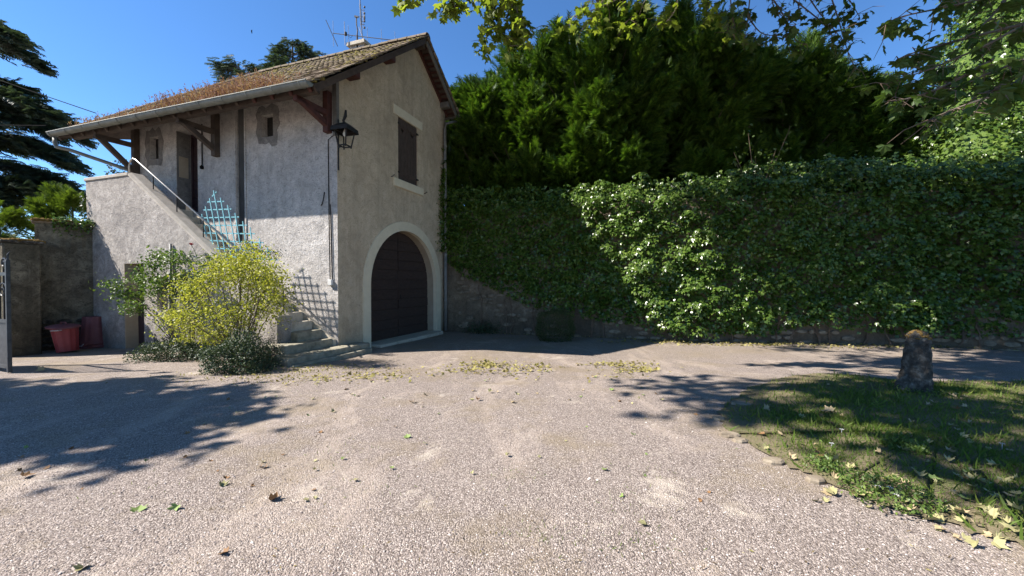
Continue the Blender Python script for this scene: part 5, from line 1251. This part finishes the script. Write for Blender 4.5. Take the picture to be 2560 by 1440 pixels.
# ------------------------------------------------------------------ cedars
def cedar(name, base, top, tiers, lab, nsp=90, side=None, trunk_r=.4, size=(.5, .95)):
    root = thing(name, base, lab, 'tree'); base = Vector(base); mb = MB(); mb.tube([base, (base.x, base.y, (base.z + top) / 2), (base.x, base.y, top)], [trunk_r, trunk_r * .7, .05], 9); mb.build('trunk', M['bark'], root)
    parts = []
    for (z, L, A, dr) in tiers:
        b = Vector((base.x, base.y, z)); d = Vector((math.cos(A), math.sin(A), 0)); s = Vector((-d.y, d.x, 0)); pts = []
        for k in range(9): u = k / 8; pts.append(b + d * (L * u) + Vector((0, 0, L * (.10 * math.sin(math.pi * u) - dr * u * u))))
        mb = MB(); mb.tube(pts, [.09 * L / 6 * (1 - .85 * k / 8) + .006 for k in range(9)], 6); mb.build('limb', M['bark'], root)
        m = int(nsp * L / 5 * 3.0); u = rng.random(m) ** .7 * .95 + .06; wid = np.minimum(.30 * L * (1.15 - u) + .12, 1.6); off = rng.normal(0, .5, m) * wid
        ctr = np.array([(b + d * (L * q) + Vector((0, 0, L * (.10 * math.sin(math.pi * q) - dr * q * q))))[:] for q in u])
        P = ctr + np.array(s)[None] * off[:, None] + np.array([0, 0, 1.])[None] * (rng.normal(.05, .10, m) - .12 * np.abs(off))[:, None]
        dd = np.array(d)[None] * 1.0 + np.array(s)[None] * (np.sign(off) * .55 + rng.normal(0, .3, m))[:, None] + np.stack([np.zeros(m), np.zeros(m), rng.normal(-.18, .22, m)], 1)
        parts.append(scatter(*NEEDLE, P, dd, np.array([0, 0, 1.]) + rnd(m, .35), rng.uniform(size[0], size[1], m)))
    v, f = join(parts); np_obj('crown', v, f, M['cedar'], root); return root
cb = at(-70, 560, 19); tiers = []
for (px_, py_, extra, dr) in ((95, 178, 0, .30), (75, 150, .3, .2), (40, 110, -.3, .2), (60, 235, 0, .15), (20, 90, 0, .2), (110, 320, .2, .25), (130, 350, 0, .2), (125, 300, -.3, .2), (185, 430, 0, .22), (150, 415, .3, .2), (170, 470, .2, .15), (130, 400, .5, .2), (200, 500, 0, .1), (220, 520, .3, .05), (150, 500, -.2, .1), (100, 450, .6, .1)):
    tip = at(px_, py_, 19 + extra * 4); L = math.hypot(tip.x - cb.x, tip.y - 19); tiers.append((tip.z + L * (dr - .0) + .1, L * .95, math.atan2(tip.y - 19, tip.x - cb.x), dr))
for k in range(26): tiers.append((random.uniform(2.5, 11), random.uniform(2, 4), random.uniform(-2.6, .9), .2))
cedar('cedar_tree', (cb.x, 19, -.4), 15, tiers, 'large dark cedar with layered drooping boughs at the left edge', 130)
cb2 = at(732, 200, 27); tiers = []; zt = at(732, 108, 27).z
for (px_, py_, dr) in ((690, 120, .12), (780, 135, .15), (700, 150, .2), (800, 150, .1), (815, 148, .1), (690, 165, .2), (640, 185, .1), (760, 118, .2), (715, 112, .1), (748, 110, .1), (790, 160, .2), (770, 180, .2), (700, 185, .2), (660, 190, .1)):
    tip = at(px_, py_, 27 + random.uniform(-.8, .8)); L = max(.4, math.hypot(tip.x - cb2.x, tip.y - 27)); tiers.append((tip.z + L * dr, L, math.atan2(tip.y - 27, tip.x - cb2.x), dr))
for k in range(30): kk = random.random(); tiers.append((zt - .15 - 3.2 * kk, .5 + 2.2 * kk, random.uniform(0, 6.28), .18))
cedar('cedar_tree', (cb2.x, 27, -.5), zt, tiers, 'distant cedar crown showing above the roof ridge', 52, trunk_r=.25, size=(.35, .6))
cb3 = at(600, 260, 24); tiers = []
for (px_, py_, dr) in ((540, 160, -.1), (555, 175, 0), (545, 185, .1), (575, 155, -.1), (620, 165, -.2), (640, 165, -.15), (650, 180, .0), (560, 200, .1), (590, 170, -.1), (660, 195, 0), (600, 185, 0)):
    tip = at(px_, py_, 24 + random.uniform(-.6, .6)); L = max(.5, math.hypot(tip.x - cb3.x, tip.y - 24)); tiers.append((tip.z + L * dr - .1, L, math.atan2(tip.y - 24, tip.x - cb3.x), dr))
cedar('cedar_tree', (cb3.x, 24, -.5), at(600, 185, 24).z, tiers, 'sparse cedar boughs poking up behind the roof plants', 60, trunk_r=.2, size=(.35, .6))
# bright conifers over the yard wall
for (x0, x1, yt, Y, n, sd, lab) in ((112, 250, 462, 12.6, 3200, 1.5, 'bright yellow-green conifer over the yard wall beside the stairs'), (-90, 84, 500, 11.5, 3000, 3.5, 'broad yellow-green conifer behind the gate pier')):
    cx, r, top = cpx(x0, x1, yt, Y); conifer('garden_conifer', cx, Y, -.3, top, r, n, lab, M['limeconifer'], (.22, .4), rnd_prof, sd, grp='bright conifers over the yard wall')
q = at(300, 415, 13.5); bush('distant_shrub', (q.x, q.y, q.z - .2), .35, .3, .35, 260, OVAL, M['cedar'], .09, 'tip of a dark shrub peeping over the landing parapet', 'shrub', .3)

# ------------------------------------------------------------------ plane trees
def pl_tree(name, base, lab): return thing(name, base, lab, 'tree')
def branch(root, pts, r0, r1, name='branch'):
    P = [Vector(p) for p in pts]; out = []
    for i in range(len(P) - 1):
        p0, p1, p2, p3 = P[max(i - 1, 0)], P[i], P[i + 1], P[min(i + 2, len(P) - 1)]
        for k in range(5): u = k / 5; out.append(.5 * ((2 * p1) + (p2 - p0) * u + (2 * p0 - 5 * p1 + 4 * p2 - p3) * u * u + (3 * p1 - p0 - 3 * p2 + p3) * u ** 3))
    out.append(P[-1]); m = len(out); mb = MB(); mb.tube(out, [r0 + (r1 - r0) * i / (m - 1) for i in range(m)], 7 if r0 > .05 else 5); mb.build(name, M['bark'], root); return out
near_parts = []
def sprig(root, c, spread, nl, size, store, twigs=3, droop=.5):
    c = Vector(c)
    for k in range(twigs):
        e = c + Vector((random.gauss(0, spread), random.gauss(0, spread), random.gauss(-.1, spread * .8))); md = c.lerp(e, .5) + Vector((random.gauss(0, .04), random.gauss(0, .04), .03))
        store['tw'].tube([c, md, e], [.007, .005, .002], 4, cap=False)
        for j in range(max(1, nl // twigs)):
            b = c.lerp(e, random.uniform(.25, 1.0)); store['p'].append((b + Vector((random.gauss(0, .035), random.gauss(0, .035), random.gauss(-.02, .03))))[:])
            store['d'].append((random.gauss(0, .7), random.gauss(0, .7), random.gauss(-droop, .45))); store['s'].append(random.uniform(.6, 1.15) * size)
def finish(root, store, mat, npart=0):
    P, D, S = np.array(store['p']), np.array(store['d']), np.array(store['s']); n = len(P); Nn = rnd(n, .55) + [0, 0, 1.0]
    if npart:
        dist = np.linalg.norm(P - [0, 0, CAMH], axis=1) + 100 * (P[:, 0] > 1.45 * P[:, 1]); o_ = np.argsort(dist); sel, rest = o_[:npart], o_[npart:]
        Y_ = unit(D); X_ = unit(np.cross(Y_, Nn)); Z_ = np.cross(X_, Y_); mb = MB(); mb.v = list(PLANE[0]); mb.f = list(PLANE[1]); oo = mb.build('leaf', mat); me = oo.data; bpy.data.objects.remove(oo)
        for i in sel:
            Mx = Matrix(((X_[i, 0], Y_[i, 0], Z_[i, 0], 0), (X_[i, 1], Y_[i, 1], Z_[i, 1], 0), (X_[i, 2], Y_[i, 2], Z_[i, 2], 0), (0, 0, 0, 1)))
            o = bpy.data.objects.new('leaf', me); link(o, root); o.matrix_basis = Matrix.Translation(Vector(P[i])) @ Mx @ Matrix.Scale(S[i], 4)
        P, D, S, Nn = P[rest], D[rest], S[rest], Nn[rest]
    if len(P): v, f = scatter(*PLANE, P, D, Nn, S); np_obj('crown', v, f, mat, root)
    if store['tw'].v: store['tw'].build('twigs', M['twig'], root, kind='stuff')
def store(): return {'p': [], 'd': [], 's': [], 'tw': MB()}

# tree behind the photographer: its low boughs hang into the top of the picture
T1 = Vector((1.0, -4.5, .05)); t1 = pl_tree('plane_tree', T1, 'sunlit plane tree boughs hanging into the top centre of the picture')
branch(t1, [T1 + Vector((0, 0, -.2)), T1 + Vector((.1, .1, 3)), T1 + Vector((-.1, .4, 7)), T1 + Vector((0, 1, 11))], .55, .28, 'trunk')
st = store()
limbs = {'a': [T1 + Vector((-.1, .4, 6.6)), (-1, -1, 8.6), (-1.3, 3, 8.9), at(1270, -190, 6.6), at(1260, -60, 6.8)], 'b': [T1 + Vector((0, .4, 7)), (1.5, 0, 9), (2.2, 5, 9.2), at(1640, -150, 8.4), at(1600, -30, 8.6)], 'c': [T1 + Vector((0, .4, 7.2)), (2.2, 0, 9), (4.2, 5, 8.8), at(1850, -120, 7.6), at(1890, -20, 7.7)]}
for k, l in limbs.items(): branch(t1, l, .2, .035, 'limb')
def hang(root, st, pts, Y, nl, size, spread, r0=.016):
    P = [at(x, y, Y + random.uniform(-.2, .2)) for x, y in pts]; o = branch(root, P, r0, .004)
    for q in o[2::2]: sprig(root, q, spread, nl, size, st)
for pts in ([(1265, -80), (1240, 10), (1225, 70), (1205, 125)], [(1260, -60), (1160, -10), (1110, 30)], [(1270, -60), (1290, 20), (1320, 80)], [(1200, -50), (1230, 30), (1250, 70)], [(1100, -60), (1040, -20), (1012, 2)], [(1190, -60), (1270, 0), (1300, 50)], [(1180, -70), (1130, -10), (1140, 15)], [(1270, -30), (1285, 60), (1275, 115)]):
    hang(t1, st, pts, 6.8, 12, .14, .14)
for pts in ([(1640, -60), (1540, 0), (1440, 40)], [(1640, -40), (1600, 20), (1560, 60)], [(1700, -60), (1690, 20), (1660, 60)], [(1500, -60), (1470, 10), (1425, 60)], [(1760, -70), (1765, 0), (1768, 45)], [(1740, -30), (1800, 40), (1830, 70)], [(1560, -60), (1500, 10), (1480, 50)]):
    hang(t1, st, pts, 8.6, 10, .145, .22)
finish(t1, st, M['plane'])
st = store()
for pts in ([(1880, -60), (1870, 40), (1860, 110)], [(1900, -50), (1960, 40), (1990, 100), (2020, 110)], [(1990, -60), (2040, 20), (2090, 80), (2115, 110)], [(2060, -60), (2090, 30), (2120, 130), (2140, 175)], [(2090, -50), (2130, 10), (2150, 45)], [(1930, -60), (1935, 20), (1990, 60)], [(1820, -60), (1830, 30), (1840, 80)], [(1960, -20), (2060, 60), (2080, 95)], [(1860, 20), (1900, 80), (1960, 90)]):
    hang(t1, st, pts, 7.6, 7, .135, .16)
v, f = scatter(*PLANE, np.array(st['p']), np.array(st['d']), rnd(len(st['p']), .55) + [0, 0, 1], np.array(st['s'])); np_obj('crown', v, f, M['planeshade'], t1); st['tw'].build('twigs', M['twig'], t1, kind='stuff')  # same tree in the darker copy, shade painted into these leaves
# upper crown: above the picture, its shade dapples lawn, drive and ivy
def crown_clumps(root, test, n, box, nl, mat, size=.24, r=.75, minpy=-170):
    st = store(); made = 0; tries = 0
    while made < n and tries < 60000:
        tries += 1; c = Vector((random.uniform(*box[0]), random.uniform(*box[1]), random.uniform(*box[2])))
        g = Vector((c.x - SUN.x / SUN.z * c.z, c.y - SUN.y / SUN.z * c.z, 0))
        if not test(c, g): continue
        k = (c.z - 6.2) / 2.2; hx, hy = c.x + 2.3 * k, c.y + .38 * k                # keep the sun on the low hanging boughs
        if (-2.4 < hx < .9 and 6 < hy < 7.6): continue
        k = (c.z - 7.8) / 2.2; hx, hy = c.x + 2.3 * k, c.y + .38 * k
        if (.6 < hx < 3.6 and 7.9 < hy < 9.3): continue
        p = px_of(c); q = px_of(c - Vector((0, 0, r * 1.1)))
        if c.y > .2 and -500 < p[0] < 3100 and q[1] > minpy: continue
        made += 1
        for _ in range(nl):
            st['p'].append((c + Vector((random.gauss(0, r * .5), random.gauss(0, r * .5), random.gauss(0, r * .22))))[:]); st['d'].append((random.gauss(0, 1), random.gauss(0, 1), random.gauss(-.3, .4))); st['s'].append(size * random.uniform(.6, 1.2))
    P, D, S = (np.array(st[k]) for k in 'pds'); v, f = scatter(*PLANE, P, D, rnd(len(P), .5) + [0, 0, 1], S); np_obj('upper_crown', v, f, mat, root); return P
SB = [(2.2, 3.2), (3.0, 2.5), (3.7, 2.3), (4.5, 1.7), (5.3, 1.4), (6.6, 2.5), (8.4, 4.4), (9.6, 6.4), (11, 7.2)]
def shade_edge(y):
    for (a, b), (c, d) in zip(SB, SB[1:]):
        if a <= y <= c: return b + (d - b) * (y - a) / (c - a)
    return 99
def t_right(c, g):
    if not (3.0 < g.y < 10.4): return False
    e = shade_edge(g.y); 
    if g.x < e + .55 or g.x > 22: return False
    return random.random() < (.5 if g.x < e + 2.5 else .9)
crown_clumps(t1, t_right, 165, ((-11, 9), (.8, 9.6), (7, 12.5)), 62, M['planeshade'])
def t_wall(c, g):
    k = (c.z - random.uniform(.3, 4.2)) / 2.2; hx, hy = c.x + 2.3 * k, c.y + .38 * k
    return hx > 7.1 and hx < 15.5 and abs(hy - wall_y(hx)) < .7 and random.random() < (.5 if hx < 7.5 else .9)
crown_clumps(t1, t_wall, 74, ((-6, 9), (7, 10.2), (8.6, 12.5)), 56, M['planeshade'], .22, .6)
for e in ((-6, 5, 10.3), (-3, 8, 10.8), (3, 7, 10.5), (-5, 2, 10), (6, 8, 10.6)): branch(t1, [T1 + Vector((0, .8, 9)), (e[0] * .5, e[1] * .5 - 2, 10.4), e], .14, .03, 'limb')

T4 = Vector((5.5, 20.5, WTOP)); t4 = pl_tree('plane_tree', T4, 'unseen plane tree added behind the conifer row to shade it')  # out of view, added to throw shade on the conifers
branch(t4, [T4 + Vector((0, 0, -.3)), T4 + Vector((.1, -.1, 4)), T4 + Vector((0, -.6, 9.5))], .3, .2, 'trunk')
def t_con(c, g):
    k = c.z - 7; h = (c.x + k * 1.045, c.y + k * .17); return 3.2 < h[0] < 13 and 11.6 < h[1] < 15.8 and random.random() < (.45 if h[0] < 5 else .9)
crown_clumps(t4, t_con, 50, ((-5, 10), (10.5, 15), (12.3, 15.5)), 60, M['planeshade'])
for e in ((-2, 12.5, 13.5), (5, 12, 13.5)): branch(t4, [T4 + Vector((0, -.6, 9.3)), ((e[0] + 5) / 2, 15.5, 16.5), e], .14, .03, 'limb')

# right-hand tree: its near branches cross the upper right corner
T2 = Vector((7.6, .6, 0)); t2 = pl_tree('plane_tree', T2, 'near plane branches with big dark leaves in the upper right corner')
branch(t2, [T2 + Vector((0, 0, -.2)), T2 + Vector((.05, .1, 2.5)), T2 + Vector((-.1, .2, 6)), T2 + Vector((.1, .2, 10))], .45, .15, 'trunk')
st = store()
for pts, Y, nl, sz, spd in (([(2900, -120), (2600, -40), (2400, 10), (2260, 40), (2215, 60)], 5.2, 6, .15, .17), ([(2900, -20), (2600, 50), (2450, 120), (2330, 170), (2215, 210)], 4.6, 6, .15, .15), ([(2900, 60), (2620, 130), (2480, 180), (2370, 220), (2260, 190)], 4.4, 6, .14, .14),
                            ([(2900, -160), (2600, -80), (2450, -20), (2330, 0)], 5.6, 6, .15, .18), ([(2850, 120), (2600, 200), (2450, 250), (2380, 275), (2320, 300)], 4.2, 4, .14, .12), ([(2860, 180), (2620, 170), (2520, 215), (2440, 235)], 3.4, 3, .14, .1), ([(2560, 60), (2400, 100), (2290, 130), (2240, 150)], 4.9, 6, .14, .15), ([(2560, -60), (2480, 40), (2420, 90)], 5, 5, .15, .15), ([(2480, 150), (2360, 215), (2275, 245), (2210, 255)], 4.7, 3, .13, .1)):
    hang(t2, st, pts, Y, nl, sz, spd, .022)
finish(t2, st, M['planeshade'], 300)
branch(t2, [T2 + Vector((0, .2, 4)), (7, 2.5, 5), at(2900, 60, 4.4)], .1, .03, 'limb'); branch(t2, [T2 + Vector((0, .2, 5)), (7.5, 3, 6), at(2900, -120, 5.2)], .1, .03, 'limb'); branch(t2, [T2 + Vector((0, .2, 3.5)), (7, 2, 4.2), at(2860, 180, 3.4)], .06, .02, 'limb')
crown_clumps(t2, lambda c, g: g.x > 9 and 1 < g.y < 9, 40, ((4, 13), (-3, 6), (8, 12)), 60, M['planeshade'])

# lime tree out of the picture on the left: only its shade reaches the gravel
T3 = Vector((-15.5, 3.6, 0)); t3 = pl_tree('lime_tree', T3, 'broad tree left of the picture whose shade lies on the left gravel')
branch(t3, [T3 + Vector((0, 0, -.2)), T3 + Vector((.1, 0, 3)), T3 + Vector((0, .2, 9))], .4, .12, 'trunk')
def t_left(c, g):
    if g.x > -2.7 or not (2.8 < g.y < 5.9): return False
    if g.x > -4.4: return random.random() < .30 and 3.3 < g.y < 5.7 and g.x < -2.4 - abs(g.y - 4.8) * .6
    lo = 2.75 + .35 * max(0, g.x + 6.5) * .6; return g.y > lo + .15
crown_clumps(t3, t_left, 112, ((-19, -8.2), (1.2, 5.3), (5.5, 10)), 90, M['planeshade'], .22, .6, -9000)
for e in ((-12, 4, 8), (-13, 5, 7.5), (-18, 4, 8), (-14, 3.5, 9)): branch(t3, [T3 + Vector((0, .1, 5)), T3.lerp(Vector(e), .5) + Vector((0, 0, 3.4)), e], .1, .03, 'limb')
